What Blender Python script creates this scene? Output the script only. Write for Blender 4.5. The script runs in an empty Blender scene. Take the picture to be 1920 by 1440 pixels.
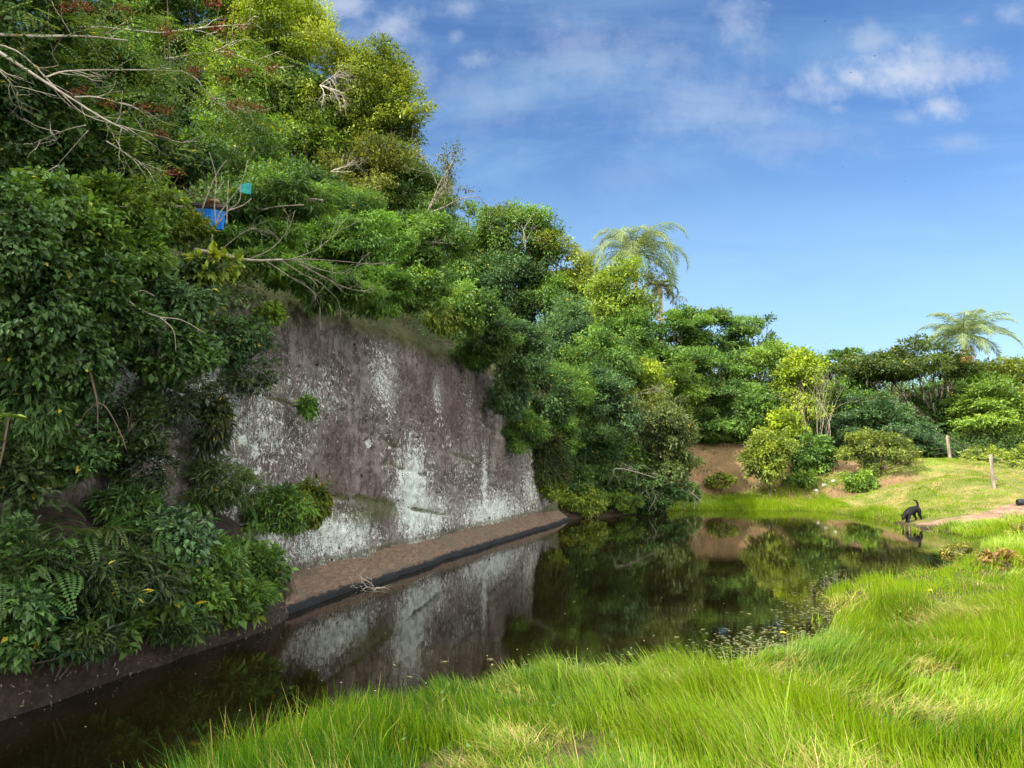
import bpy, bmesh, math, random
import numpy as np
from mathutils import Vector, Matrix
R = math.radians
C = bpy.context.scene.collection
scene = bpy.context.scene

# ------------------------------------------------------------------ camera
CAM_H, FPX, PITCH = 1.9, 1350.0, R(6.26)
cd = bpy.data.cameras.new("camera"); cam = bpy.data.objects.new("camera", cd); C.objects.link(cam)
cam.location = (0, 0, CAM_H); cam.rotation_euler = (R(90) + PITCH, 0, 0)
cd.sensor_width = 36; cd.lens = FPX / 1920 * 36; cd.clip_start = 0.1; cd.clip_end = 4000
scene.camera = cam

# ------------------------------------------------------------------ light
SUN_AZ = math.atan2(-0.77, -0.64); SUN_EL = R(38)     # towards the sun: behind the camera, to the left
sd = bpy.data.lights.new("sun", 'SUN'); sun = bpy.data.objects.new("sun", sd); C.objects.link(sun)
sdir = Vector((math.sin(SUN_AZ) * math.cos(SUN_EL), math.cos(SUN_AZ) * math.cos(SUN_EL), math.sin(SUN_EL)))
sun.rotation_euler = sdir.to_track_quat('Z', 'Y').to_euler()
sd.energy = 4.2; sd.angle = R(0.6); sd.color = (1.0, 0.93, 0.80)
scene.view_settings.view_transform = 'Standard'; scene.view_settings.look = 'None'
scene.view_settings.exposure = 1.3; scene.view_settings.gamma = 1
scene.cycles.max_bounces = 8; scene.cycles.diffuse_bounces = 3; scene.cycles.glossy_bounces = 3
scene.cycles.transmission_bounces = 5; scene.cycles.caustics_reflective = False; scene.cycles.caustics_refractive = False
scene.cycles.use_denoising = True

def ray(px, py):
    x = (px - 960) / FPX; y = (720 - py) / FPX
    d = (x, math.cos(PITCH) - y * math.sin(PITCH), math.sin(PITCH) + y * math.cos(PITCH))
    return d[0] / d[1], d[2] / d[1]                    # per metre of world Y
def at(px, py, Y):
    a, b = ray(px, py); return Vector((a * Y, Y, CAM_H + b * Y))
def at_z(px, py, z):
    a, b = ray(px, py); Y = (z - CAM_H) / b; return Vector((a * Y, Y, z))

class NT:
    def __init__(s, nt): s.t = nt; s.n = nt.nodes; s.l = nt.links; s.n.clear()
    def new(s, t, **k):
        nd = s.n.new(t)
        for a, v in k.items():
            if a == 'inp':
                for i, x in v.items(): s.put(nd.inputs[i], x)
            else: setattr(nd, a, v)
        return nd
    def put(s, sock, x):
        if hasattr(x, 'is_output'): s.l.new(x, sock)
        else: sock.default_value = x
    def math(s, op, a, b=None, c=None, clamp=False):
        nd = s.new('ShaderNodeMath', operation=op, use_clamp=clamp); s.put(nd.inputs[0], a)
        if b is not None: s.put(nd.inputs[1], b)
        if c is not None: s.put(nd.inputs[2], c)
        return nd.outputs[0]
    def ramp(s, x, a, b):                                # linear 0..1 between a and b
        nd = s.new('ShaderNodeMapRange', clamp=True); s.put(nd.inputs[0], x)
        nd.inputs[1].default_value = a; nd.inputs[2].default_value = b; nd.interpolation_type = 'SMOOTHSTEP'
        return nd.outputs[0]
    def mix(s, f, a, b, mode='MIX'):
        nd = s.new('ShaderNodeMix', data_type='RGBA', blend_type=mode)
        s.put(nd.inputs[0], f)
        for i, x in ((6, a), (7, b)):
            if isinstance(x, tuple) and len(x) == 3: x = x + (1,)
            s.put(nd.inputs[i], x)
        return nd.outputs[2]
    def noise(s, vec, scale, detail=4, rough=0.55, dist=0.0):
        nd = s.new('ShaderNodeTexNoise'); s.l.new(vec, nd.inputs['Vector'])
        nd.inputs['Scale'].default_value = scale; nd.inputs['Detail'].default_value = detail
        nd.inputs['Roughness'].default_value = rough; nd.inputs['Distortion'].default_value = dist
        return nd.outputs['Fac']
    def mapping(s, vec, scale=(1, 1, 1), loc=(0, 0, 0), rot=(0, 0, 0)):
        nd = s.new('ShaderNodeMapping'); s.l.new(vec, nd.inputs[0])
        nd.inputs['Scale'].default_value = scale; nd.inputs['Location'].default_value = loc; nd.inputs['Rotation'].default_value = rot
        return nd.outputs[0]

# ------------------------------------------------------------------ sky with clouds
world = bpy.data.worlds.new("World"); scene.world = world; world.use_nodes = True
w = NT(world.node_tree)
sky = w.new('ShaderNodeTexSky', sky_type='NISHITA', sun_disc=False, sun_elevation=SUN_EL, sun_rotation=SUN_AZ % (2 * math.pi))
sky.air_density = 1.0; sky.dust_density = 0.6; sky.ozone_density = 2.0; sky.altitude = 20
tc = w.new('ShaderNodeTexCoord'); sep = w.new('ShaderNodeSeparateXYZ'); w.l.new(tc.outputs['Generated'], sep.inputs[0])
ymax = w.math('MAXIMUM', sep.outputs[1], 0.05)
U = w.math('DIVIDE', sep.outputs[0], ymax); V = w.math('DIVIDE', sep.outputs[2], ymax)
comb = w.new('ShaderNodeCombineXYZ'); w.l.new(U, comb.inputs[0]); w.l.new(V, comb.inputs[1])
puv = comb.outputs[0]
wob = w.noise(puv, 9.0, 6, 0.6); wob2 = w.noise(w.mapping(puv, loc=(4, 7, 0)), 26.0, 6, 0.68)
wobv = w.math('ADD', w.math('MULTIPLY', w.math('SUBTRACT', wob, 0.5), 2.0), w.math('MULTIPLY', w.math('SUBTRACT', wob2, 0.5), 1.7))
CLOUDS = [(1560, 165, 60, 30, .7), (1655, 150, 70, 42, .9), (1735, 130, 70, 36, .75), (1800, 120, 60, 40, .6), (1860, 120, 40, 40, .5), (1500, 172, 40, 22, .4), (1380, 30, 50, 40, .45), (1410, 90, 40, 40, .4), (1100, 110, 230, 90, .34), (1330, 200, 180, 80, .34), (900, 190, 160, 80, .26), (1480, 260, 200, 50, .22), (1180, 330, 160, 50, .14), (690, 60, 70, 50, .4), (1390, 60, 60, 60, .55), (1640, 75, 55, 36, .5), (1530, 160, 50, 35, .7), (1600, 145, 55, 38, .95), (1690, 140, 95, 48, 1.0), (1745, 105, 45, 30, .7),
          (1835, 130, 55, 42, .6), (1770, 203, 48, 24, .9), (1700, 222, 30, 18, .5), (905, 112, 42, 24, .6), (735, 45, 55, 45, .75), (640, 10, 75, 34, .75),
          (860, 15, 45, 24, .6), (855, 68, 20, 16, .4), (1895, 30, 42, 22, .5), (1820, 40, 26, 13, .4), (1800, 270, 60, 20, .35), (790, 140, 40, 40, .45), (1570, 203, 26, 12, .4),
          (1220, 60, 60, 40, .22)]
tot = None
for cx, cy, rx, ry, st in CLOUDS:
    a, b = ray(cx, cy); ra = rx / FPX * 1.35; rb = ry / FPX * 1.45
    du = w.math('MULTIPLY_ADD', U, 1 / ra, -a / ra); dv = w.math('MULTIPLY_ADD', V, 1 / rb, -b / rb)
    d2 = w.math('ADD', w.math('MULTIPLY', du, du), w.math('MULTIPLY', dv, dv))
    m = w.math('ADD', w.math('SUBTRACT', 0.75, w.math('SQRT', d2)), wobv)
    m = w.math('MULTIPLY', w.ramp(m, -0.25, 1.05), st)
    tot = m if tot is None else w.math('MAXIMUM', tot, m)
front = w.ramp(sep.outputs[1], 0.06, 0.2)
tot = w.math('MULTIPLY', tot, front)
cir = w.noise(w.mapping(puv, scale=(1.0, 3.4, 1), rot=(0, 0, R(12))), 2.2, 6, 0.6, 0.6)
cirm = w.math('MULTIPLY', w.ramp(cir, 0.34, 0.85), 0.5)
hz = w.ramp(V, 0.50, 0.12)                                # paler air low down
cirm = w.math('MAXIMUM', cirm, w.math('MULTIPLY', w.math('MULTIPLY', hz, w.ramp(cir, 0.1, 0.6)), 0.95))
cirm = w.math('MULTIPLY', cirm, front)
hsv = w.new('ShaderNodeHueSaturation'); w.l.new(sky.outputs[0], hsv.inputs['Color']); hsv.inputs['Saturation'].default_value = 1.22; hsv.inputs['Value'].default_value = 0.92
hsv.inputs['Hue'].default_value = 0.507
c1 = w.mix(w.math('MULTIPLY', cirm, 0.75), hsv.outputs[0], (2.5, 4.0, 5.1))
c2 = w.mix(w.math('MULTIPLY', tot, 0.9), c1, (3.1, 3.5, 4.3))
back = w.math('MULTIPLY', w.math('MAXIMUM', w.ramp(sep.outputs[1], 0.1, -0.25), w.math('MULTIPLY', w.ramp(sep.outputs[2], .64, .82), .95)), w.ramp(w.noise(tc.outputs['Generated'], 3.0, 5, .6), .25, .6))   # added bright cloud as fill light, unseen behind the camera and overhead
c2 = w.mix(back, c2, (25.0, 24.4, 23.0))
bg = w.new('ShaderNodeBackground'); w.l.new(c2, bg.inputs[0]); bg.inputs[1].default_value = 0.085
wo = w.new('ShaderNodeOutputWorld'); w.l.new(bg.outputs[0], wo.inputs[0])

# ------------------------------------------------------------------ numeric helpers
def vnoise(x, y, seed=0):
    x = np.asarray(x, float); y = np.asarray(y, float)
    xi = np.floor(x).astype(np.int64); yi = np.floor(y).astype(np.int64); xf = x - xi; yf = y - yi
    def h(a, b):
        n = (a * 374761393 + b * 668265263 + seed * 1274126177) & 0x7fffffff
        n = ((n ^ (n >> 13)) * 1103515245) & 0x7fffffff
        return ((n ^ (n >> 16)) & 0xffff) / 65535.0
    u = xf * xf * (3 - 2 * xf); v = yf * yf * (3 - 2 * yf)
    return (h(xi, yi) * (1 - u) + h(xi + 1, yi) * u) * (1 - v) + (h(xi, yi + 1) * (1 - u) + h(xi + 1, yi + 1) * u) * v
def fbm(x, y, seed=0, oct=4):
    s = 0; a = 0.5; t = 0
    for i in range(oct):
        s = s + a * vnoise(np.asarray(x) * 2 ** i, np.asarray(y) * 2 ** i, seed + i * 17); t += a; a *= 0.5
    return s / t
def sst(a, b, x):
    t = np.clip((np.asarray(x, float) - a) / (b - a), 0, 1); return t * t * (3 - 2 * t)
def unit(v): return v / np.maximum(np.linalg.norm(v, axis=-1, keepdims=True), 1e-9)

def mesh_np(name, V, F, attrs=None, smooth=False):
    """V (n,3); F (m,k) index array of equal-sized faces, or a list of such arrays"""
    if not isinstance(F, list): F = [F]
    F = [np.asarray(f, np.int32) for f in F if len(f)]
    me = bpy.data.meshes.new(name)
    V = np.ascontiguousarray(V, np.float32)
    me.vertices.add(len(V)); me.vertices.foreach_set('co', V.ravel())
    loops = np.concatenate([f.ravel() for f in F]); sizes = np.concatenate([np.full(len(f), f.shape[1], np.int32) for f in F])
    starts = np.concatenate([[0], np.cumsum(sizes)[:-1]]).astype(np.int32)
    me.loops.add(len(loops)); me.loops.foreach_set('vertex_index', loops)
    me.polygons.add(len(sizes)); me.polygons.foreach_set('loop_start', starts)
    me.update(calc_edges=True)
    me.polygons.foreach_set('use_smooth', np.full(len(sizes), bool(smooth)))
    for k, (dom, val) in (attrs or {}).items():
        at_ = me.attributes.new(k, 'FLOAT', dom); at_.data.foreach_set('value', np.ascontiguousarray(val, np.float32))
    me.validate(); me.update()
    return me
def link(name, me, mat=None, parent=None, color=None):
    o = bpy.data.objects.new(name, me); C.objects.link(o)
    if mat is not None and me is not None and not me.materials: me.materials.append(mat)
    if parent is not None: o.parent = parent
    if color is not None: o.color = (*color, 1)
    return o
def tag(o, label=None, cat=None, group=None, kind=None):
    if label: o['label'] = label
    if cat: o['category'] = cat
    if group: o['group'] = group
    if kind: o['kind'] = kind
    return o
def thing(name, loc, label, cat, group=None):
    o = bpy.data.objects.new(name, None); C.objects.link(o); o.location = loc; o.empty_display_size = 0.2
    return tag(o, label, cat, group)

class Tubes:
    """collects tapered tubes into one mesh"""
    def __init__(s): s.V = []; s.F = []; s.n = 0
    def add(s, pts, rad, k=6, cap=True):
        P = np.asarray(pts, float); n = len(P); rad = np.atleast_1d(np.asarray(rad, float)); rad = np.interp(np.linspace(0, 1, n), np.linspace(0, 1, len(rad)), rad) if len(rad) > 1 else np.full(n, rad[0])
        T = unit(np.gradient(P, axis=0)); ref = np.array([0., 0., 1.]) if abs(T[0][2]) < 0.9 else np.array([1., 0., 0.])
        A = unit(np.cross(T, ref)); B = np.cross(T, A)
        an = np.arange(k) * 2 * np.pi / k
        ring = P[:, None] + rad[:, None, None] * (A[:, None] * np.cos(an)[None, :, None] + B[:, None] * np.sin(an)[None, :, None])
        i = np.arange(n - 1)[:, None] * k + np.arange(k)[None]; j = np.arange(n - 1)[:, None] * k + (np.arange(k)[None] + 1) % k
        s.F.append(np.stack([i, j, j + k, i + k], -1).reshape(-1, 4) + s.n)
        s.V.append(ring.reshape(-1, 3)); s.n += n * k
        if cap:                                           # closed ends
            s.V.append(P[[0, -1]]); a0, a1 = s.n, s.n + 1; base = s.n - n * k
            q = np.arange(k); r = (q + 1) % k
            s.F.append(np.stack([np.full(k, a0), base + r, base + q, np.full(k, a0)], -1)[:, :3])
            e = base + (n - 1) * k
            s.F.append(np.stack([np.full(k, a1), e + q, e + r], -1)); s.n += 2
    def mesh(s, name):
        return mesh_np(name, np.concatenate(s.V), s.F, smooth=True)
    def build(s, name, mat, parent=None):
        return link(name, s.mesh(name), mat, parent)

def curve_pts(pts, n=12):
    """Catmull-Rom through points"""
    P = np.asarray(pts, float); P = np.vstack([2 * P[0] - P[1], P, 2 * P[-1] - P[-2]]); out = []
    m = len(P) - 3
    for i in range(m):
        t = np.linspace(0, 1, max(2, n // m + 1), endpoint=(i == m - 1))[:, None]; p0, p1, p2, p3 = P[i:i + 4]
        out.append(0.5 * ((2 * p1) + (p2 - p0) * t + (2 * p0 - 5 * p1 + 4 * p2 - p3) * t ** 2 + (3 * p1 - p0 - 3 * p2 + p3) * t ** 3))
    return np.vstack(out)

# ------------------------------------------------------------------ materials
def new_mat(name):
    m = bpy.data.materials.new(name); m.use_nodes = True; return m, NT(m.node_tree)
def finish(n, shader, bump=None):
    o = n.new('ShaderNodeOutputMaterial'); n.l.new(shader, o.inputs[0])
def leaf_material(name, transl=0.38, rough=0.5, spec=0.35, var=(0.42, 1.65), yellow=True):
    m, n = new_mat(name)
    oi = n.new('ShaderNodeObjectInfo'); at_ = n.new('ShaderNodeAttribute', attribute_name='v'); v = at_.outputs['Fac']
    lo = n.mix(1.0, oi.outputs['Color'], (var[0] * .85, var[0], var[0] * 1.1), 'MULTIPLY')
    hi = n.mix(1.0, oi.outputs['Color'], (var[1] * 1.18, var[1], var[1] * .8), 'MULTIPLY')
    col = n.mix(v, lo, hi)
    if yellow: col = n.mix(n.math('GREATER_THAN', v, 0.9955), col, (0.42, 0.33, 0.03))
    p = n.new('ShaderNodeBsdfPrincipled'); n.l.new(col, p.inputs['Base Color']); p.inputs['Roughness'].default_value = rough
    p.inputs['Specular IOR Level'].default_value = spec
    t = n.new('ShaderNodeBsdfTranslucent'); n.l.new(n.mix(1.0, col, (1.5, 1.35, 0.55), 'MULTIPLY'), t.inputs[0])
    mx = n.new('ShaderNodeMixShader'); mx.inputs[0].default_value = transl; n.l.new(p.outputs[0], mx.inputs[1]); n.l.new(t.outputs[0], mx.inputs[2])
    finish(n, mx.outputs[0]); return m
LEAF = leaf_material('leaf'); GLOSSY = leaf_material('glossy_leaf', 0.2, 0.45, 0.4)
def plain(name, col, rough=0.8, var=0.35, scale=6, metal=0, stretch=(1, 1, 1), bump=0.0, spec=0.3):
    m, n = new_mat(name)
    tc_ = n.new('ShaderNodeTexCoord'); vec = n.mapping(tc_.outputs['Object'], stretch)
    f = n.noise(vec, scale, 5, 0.65)
    c = n.mix(n.ramp(f, 0.25, 0.75), tuple(x * (1 - var) for x in col), tuple(min(1, x * (1 + var)) for x in col))
    p = n.new('ShaderNodeBsdfPrincipled'); n.l.new(c, p.inputs['Base Color']); p.inputs['Roughness'].default_value = rough; p.inputs['Metallic'].default_value = metal
    p.inputs['Specular IOR Level'].default_value = spec
    if bump:
        b = n.new('ShaderNodeBump'); b.inputs['Strength'].default_value = bump; b.inputs['Distance'].default_value = 0.02; n.l.new(f, b.inputs['Height']); n.l.new(b.outputs[0], p.inputs['Normal'])
    finish(n, p.outputs[0]); return m
BARK = plain('bark', (0.11, 0.085, 0.06), 0.9, 0.45, 9, stretch=(1, 1, .3), bump=.4)
PALE = plain('pale_bark', (0.36, 0.32, 0.26), 0.85, 0.35, 12, stretch=(1, 1, .3))
TWIG = plain('grey_twig', (0.21, 0.185, 0.145), 0.9, 0.4, 12)
PALMBARK = plain('palm_bark', (0.27, 0.22, 0.17), 0.9, 0.35, 5, stretch=(.5, .5, 4), bump=.4)
POSTM = plain('post_wood', (0.21, 0.175, 0.135), 0.9, 0.6, 9, stretch=(1, 1, .15), bump=.3)
WIRE = plain('wire', (0.12, 0.11, 0.10), 0.6, 0.2, 30)
BLUE = plain('blue_paint', (0.004, 0.13, 0.50), 0.55, 0.35, 4)
TEAL = plain('teal_paint', (0.006, 0.21, 0.20), 0.6, 0.4, 9)
DARKWOOD = plain('dark_timber', (0.03, 0.022, 0.018), 0.9, 0.4, 8)
RUST = plain('rusty_tin', (0.20, 0.11, 0.06), 0.8, 0.5, 12)
DOGM = plain('black_fur', (0.0045, 0.0045, 0.0055), 0.6, 0.7, 14, spec=0.18, stretch=(.4, 1, 1), bump=.6)
BLACK = plain('black_plastic', (0.010, 0.011, 0.015), 0.45, 0.2, 8)
SEED = plain('red_seed', (0.16, 0.022, 0.012), 0.7, 0.4, 30)
MOSSHANG = plain('beard_moss', (0.20, 0.17, 0.13), 0.95, 0.3, 10)
STONE = plain('pale_stone', (0.55, 0.53, 0.49), 0.85, 0.3, 6, bump=.4)
ROOT = plain('root_brown', (0.085, 0.06, 0.042), 0.9, 0.4, 12)
YELLOW = plain('yellow_petal', (0.75, 0.58, 0.02), 0.6, 0.1, 12)

# ------------------------------------------------------------------ the lie of the land
WP = np.array([-3.14, 10.1]); WT = np.array([0.3083, 0.9513]); WN = np.array([0.9513, -0.3083])
def su(X, Y):
    dx = np.asarray(X, float) - WP[0]; dy = np.asarray(Y, float) - WP[1]
    return dx * WN[0] + dy * WN[1], dx * WT[0] + dy * WT[1]
def wpos(s, u): return WP[0] + s * WN[0] + u * WT[0], WP[1] + s * WN[1] + u * WT[1]
pond_px = [(1150, 961), (1260, 956), (1420, 955), (1530, 956), (1600, 964), (1660, 975), (1688, 985), (1700, 996), (1745, 992), (1790, 1001), (1850, 1012),
           (1862, 1030), (1830, 1052), (1760, 1072), (1640, 1088), (1580, 1105), (1560, 1135), (1600, 1160), (1585, 1200), (1480, 1240), (1300, 1262), (1150, 1275), (1000, 1285),
           (830, 1312), (640, 1362), (500, 1430), (380, 1520)]
POND = [(-6.6, -1.0), (-5.6, 2.2), (-3.1, 9.6), (1.5, 24.3), (2.4, 26.6)] + [tuple(at_z(x, y, 0)[:2]) for x, y in pond_px] + [(-2.6, 2.6), (-3.6, -1.0)]
POND = np.array(POND)
def pond_dist(X, Y):
    X = np.asarray(X, float); Y = np.asarray(Y, float); d = np.full(X.shape, 1e9); ins = np.zeros(X.shape, bool); n = len(POND)
    for i in range(n):
        ax, ay = POND[i]; bx, by = POND[(i + 1) % n]; ex, ey = bx - ax, by - ay
        t = np.clip(((X - ax) * ex + (Y - ay) * ey) / (ex * ex + ey * ey), 0, 1)
        d = np.minimum(d, np.hypot(X - ax - t * ex, Y - ay - t * ey))
        c = ((ay > Y) != (by > Y)) & (X < ex * (Y - ay) / (ey if ey else 1e-9) + ax); ins ^= c
    return np.where(ins, -d, d)
def hill(X, Y):
    s, u = su(X, Y); b = -s
    zs = 4.6 * sst(0.75, 1.25, b) + 0.82 * np.clip(b - 1.25, 0, 4.6) + 0.12 * np.clip(b - 5.85, 0, 40)
    zg = 7.6 * sst(-4.0, 7.0, b) + 0.10 * np.clip(b - 7, 0, 40)
    f = sst(14.5, 20, u)
    z = zs * (1 - f) + zg * f
    return z * (1 - 0.75 * sst(30, 48, u)) * sst(-60, -25, u)
def ground(X, Y):
    X = np.asarray(X, float); Y = np.asarray(Y, float)
    dp = pond_dist(X, Y)
    nz = (fbm(X * .9, Y * .9, 3) - .5)
    z = np.where(dp < 0, -0.55 * sst(0, 0.9, -dp), 0.02 + 0.22 * (1 - np.exp(-np.maximum(dp, 0) / 1.4)))
    land = sst(0, 1.0, dp)
    z = z + nz * 0.14 * land
    right = 1.75 * np.clip((Y - 22.4) / 11, 0, 1) ** 0.85 * sst(7.5, 13.5, X) * sst(.2, 6.0, dp)
    bank = 2.55 * sst(32.4, 37.0, Y + (fbm(X * .35, Y * .2, 9) - .5) * 2.4) * (1 - 0.35 * sst(12, 19, X)) * sst(2, 6, X)
    far = 1.0 * sst(38, 60, Y)
    z = z + np.maximum(right, bank) * (1 + .25 * nz) + far
    return z + np.maximum(hill(X, Y), 0) * (1 + 0.15 * (fbm(X * .5, Y * .5, 5) - .5))
def gz(x, y): return float(ground(np.array([x]), np.array([y]))[0])

# the ground: one sheet out to the horizon
def axis(lo, hi, step, far, n):
    core = np.arange(lo, hi + 1e-6, step); g = np.geomspace(step, far, n); g = np.cumsum(g) / g.sum() * far
    return np.concatenate([(lo - g)[::-1], core, hi + g])
xs = axis(-14, 30, 0.22, 900, 34); ys = axis(-3, 46, 0.22, 900, 34)
GX, GY = np.meshgrid(xs, ys); GZ = ground(GX.ravel(), GY.ravel()).reshape(GX.shape)
ny, nx = GX.shape; ii = np.arange(ny - 1)[:, None] * nx + np.arange(nx - 1)[None]
GF = np.stack([ii, ii + 1, ii + nx + 1, ii + nx], -1).reshape(-1, 4)
S_, U_ = su(GX, GY); DP = pond_dist(GX, GY)
path_c = np.array([at_z(1716, 984, .05)[:2], at_z(1760, 978, .16)[:2], at_z(1830, 966, .3)[:2], at_z(1910, 954, .42)[:2], (21, 26.0), (27, 28)])
def path_d(X, Y):
    d = np.full(np.shape(X), 1e9)
    for a, b in zip(path_c[:-1], path_c[1:]):
        e = b - a; t = np.clip(((X - a[0]) * e[0] + (Y - a[1]) * e[1]) / (e @ e), 0, 1)
        d = np.minimum(d, np.hypot(X - a[0] - t * e[0], Y - a[1] - t * e[1]))
    return d
bare = sst(32.2, 33.8, GY) * (1 - sst(15.5, 18.5, GX)) * sst(2, 5, GX)
dirtstrip = np.exp(-((GY - 31.4 + (GX - 14) * .3) / .7) ** 2) * sst(10, 11.5, GX) * (1 - sst(16, 18, GX))
litter = sst(0.4, 1.0, -S_) 
me = mesh_np('ground', np.stack([GX, GY, GZ], -1).reshape(-1, 3), GF,
             {'bare': ('POINT', np.clip(bare + dirtstrip, 0, 1).ravel()), 'litter': ('POINT', np.maximum(litter, sst(36.5, 38, GY)).ravel()), 'mud': ('POINT', (1 - sst(0.05, 0.5, DP)).ravel())}, smooth=True)
m, n = new_mat('ground_soil')
geo = n.new('ShaderNodeNewGeometry'); pos = geo.outputs['Position']
A = lambda k: n.new('ShaderNodeAttribute', attribute_name=k).outputs['Fac']
n1 = n.noise(pos, 1.3, 6, .6); n2 = n.noise(pos, 14, 5, .7); n3 = n.noise(pos, 60, 3, .7)
grassc = n.mix(n.ramp(n1, .35, .7), (0.10, 0.135, 0.02), (0.30, 0.235, 0.09)); grassc = n.mix(n.ramp(n2, .4, .7), grassc, (0.10, 0.10, 0.03)); sy = n.new('ShaderNodeSeparateXYZ'); n.l.new(pos, sy.inputs[0]); grassc = n.mix(n.ramp(sy.outputs[1], 21, 23.5), n.mix(n.ramp(n2, .35, .7), (0.035, 0.04, 0.012), (0.10, 0.085, 0.03)), grassc)   # old thatch under the long grass, dry turf on the slope
soil = n.mix(n.ramp(n2, .3, .7), (0.12, 0.068, 0.034), (0.27, 0.165, 0.085)); soil = n.mix(n.ramp(n3, .5, .72), soil, (0.40, 0.29, 0.18))
soil = n.mix(n.ramp(n1, .42, .62), soil, (0.14, 0.10, 0.05))
lit = n.mix(n.ramp(n3, .35, .65), (0.022, 0.018, 0.011), (0.085, 0.062, 0.036))
col = n.mix(n.ramp(n.math('ADD', A('bare'), n.math('MULTIPLY', n.math('SUBTRACT', n2, .5), .9)), .3, .7), grassc, soil)
col = n.mix(A('litter'), col, lit); col = n.mix(A('mud'), col, (0.035, 0.026, 0.015))
p = n.new('ShaderNodeBsdfPrincipled'); n.l.new(col, p.inputs['Base Color']); p.inputs['Roughness'].default_value = .95; p.inputs['Specular IOR Level'].default_value = .15
b = n.new('ShaderNodeBump'); b.inputs['Distance'].default_value = .06; b.inputs['Strength'].default_value = .8; n.l.new(n.math('ADD', n2, n.math('MULTIPLY', n3, .4)), b.inputs['Height']); n.l.new(b.outputs[0], p.inputs['Normal'])
finish(n, p.outputs[0])
tag(link('ground', me, m), 'grassy and earthy ground around the pond and up the wooded hill', None, None, 'structure')

# dirt path laid on it
pp = curve_pts([(x, y, 0) for x, y in path_c], 60); tt = unit(np.gradient(pp, axis=0)); nn = np.stack([-tt[:, 1], tt[:, 0], 0 * tt[:, 0]], -1)
offs = np.linspace(-1, 1, 9); wd = 0.38 + 0.5 * np.linspace(0, 1, len(pp)) + .12 * (fbm(np.arange(len(pp)) * .3, np.zeros(len(pp)), 8) - .5)
PV = pp[:, None] + nn[:, None] * (offs[None, :, None] * wd[:, None, None])
PV[..., 2] = ground(PV[..., 0].ravel(), PV[..., 1].ravel()).reshape(PV.shape[:2]) + 0.022 - 0.05 * np.abs(offs)[None] ** 3 + .012 * np.cos(offs * 9)[None]
k = len(offs); ii = np.arange(len(pp) - 1)[:, None] * k + np.arange(k - 1)[None]
me = mesh_np('dirt_path', PV.reshape(-1, 3), np.stack([ii, ii + 1, ii + k + 1, ii + k], -1).reshape(-1, 4)[:, ::-1], smooth=True)
tag(link('dirt_path', me, plain('red_dirt', (0.20, 0.118, 0.078), .95, .6, 2.5, stretch=(1, 1, 1), bump=.5)), 'reddish dirt path running right from where the dog stands', None, None, 'structure')

# water
m, n = new_mat('pond_water'); geo = n.new('ShaderNodeNewGeometry'); pos = geo.outputs['Position']
p = n.new('ShaderNodeBsdfPrincipled'); p.inputs['Roughness'].default_value = 0.025; p.inputs['IOR'].default_value = 1.45
murk = n.mix(n.ramp(n.noise(pos, .35, 3), .35, .7), (0.0045, 0.0036, 0.0013), (0.011, 0.0088, 0.0028)); n.l.new(murk, p.inputs['Base Color'])
b = n.new('ShaderNodeBump'); b.inputs['Distance'].default_value = .01; b.inputs['Strength'].default_value = .055
hh = n.math('ADD', n.noise(n.mapping(pos, (1.2, 2.6, 1)), 2.4, 3, .5), n.math('MULTIPLY', n.noise(pos, 9, 3, .5), .22)); n.l.new(hh, b.inputs['Height']); n.l.new(b.outputs[0], p.inputs['Normal'])
finish(n, p.outputs[0])
wx = np.linspace(-7, 24, 8); wy = np.linspace(-3, 33, 9); WX, WY = np.meshgrid(wx, wy); k = len(wx); ii = np.arange(len(wy) - 1)[:, None] * k + np.arange(k - 1)[None]
me = mesh_np('pond_water', np.stack([WX, WY, 0 * WX], -1).reshape(-1, 3), np.stack([ii, ii + 1, ii + k + 1, ii + k], -1).reshape(-1, 4))
tag(link('pond_water', me, m), 'still dark brown water of the pond', None, None, 'structure')

# rock wall (quarried cliff) ------------------------------------------------
def cliff_top(u): return 4.62 + 0.22 * (fbm(np.asarray(u) * .35, np.zeros(np.shape(u)), 21) - .5) * 2 + 0.03 * np.asarray(u)
us = np.concatenate([np.arange(-24, -7, .2), np.arange(-7, 17.5, .045), np.arange(17.5, 22, .2)]); zv = np.concatenate([np.linspace(-.3, 0, 4)[:-1], np.linspace(0, 1, 105), [1.04, 1.07, 1.09]])
UU, ZV = np.meshgrid(us, zv)
top = cliff_top(UU); Z = ZV * top
over = np.clip(ZV - 1, 0, 1)
rnd = sst(0.86, 1.0, ZV)
s0 = -0.02 - 0.05 * Z - 0.30 * rnd ** 2 - over * 14
Z = np.where(ZV > 1, top + (ZV - 1) * 2.2, Z)
bend = np.clip(UU - 15.0, 0, 20); s0 = s0 - 0.10 * bend ** 2           # the far end turns back into the hill
big = (fbm(UU * .55, Z * .45, 31) - .5) * .32; med = (fbm(UU * 2.2, Z * 1.1, 33) - .5) * .11; fine = (fbm(UU * 9, Z * 5, 35) - .5) * .05
rid = 1 - np.abs(2 * fbm(UU * 2.6 + .8 * fbm(UU, Z, 36), Z * 1.7, 37, 4) - 1); chip = np.floor(fbm(UU * 1.6, Z * 1.3, 38, 3) * 9) / 9 - fbm(UU * 1.6, Z * 1.3, 38, 3)
disp = big + med + fine * 1.5 + .06 * (rid - .7) + .55 * chip
LINES = [((-1.0, 3.0), (4.2, 2.1)), ((3.0, 1.95), (6.6, 1.35)), ((5.0, 2.3), (9.6, 1.55)), ((1.0, 1.45), (6.4, .75)), ((8.5, 1.4), (12, .75)), ((-3.5, 2.4), (-.2, 1.7)), ((6.2, 3.3), (10.5, 2.6))]
crack = np.zeros_like(UU)
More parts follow.
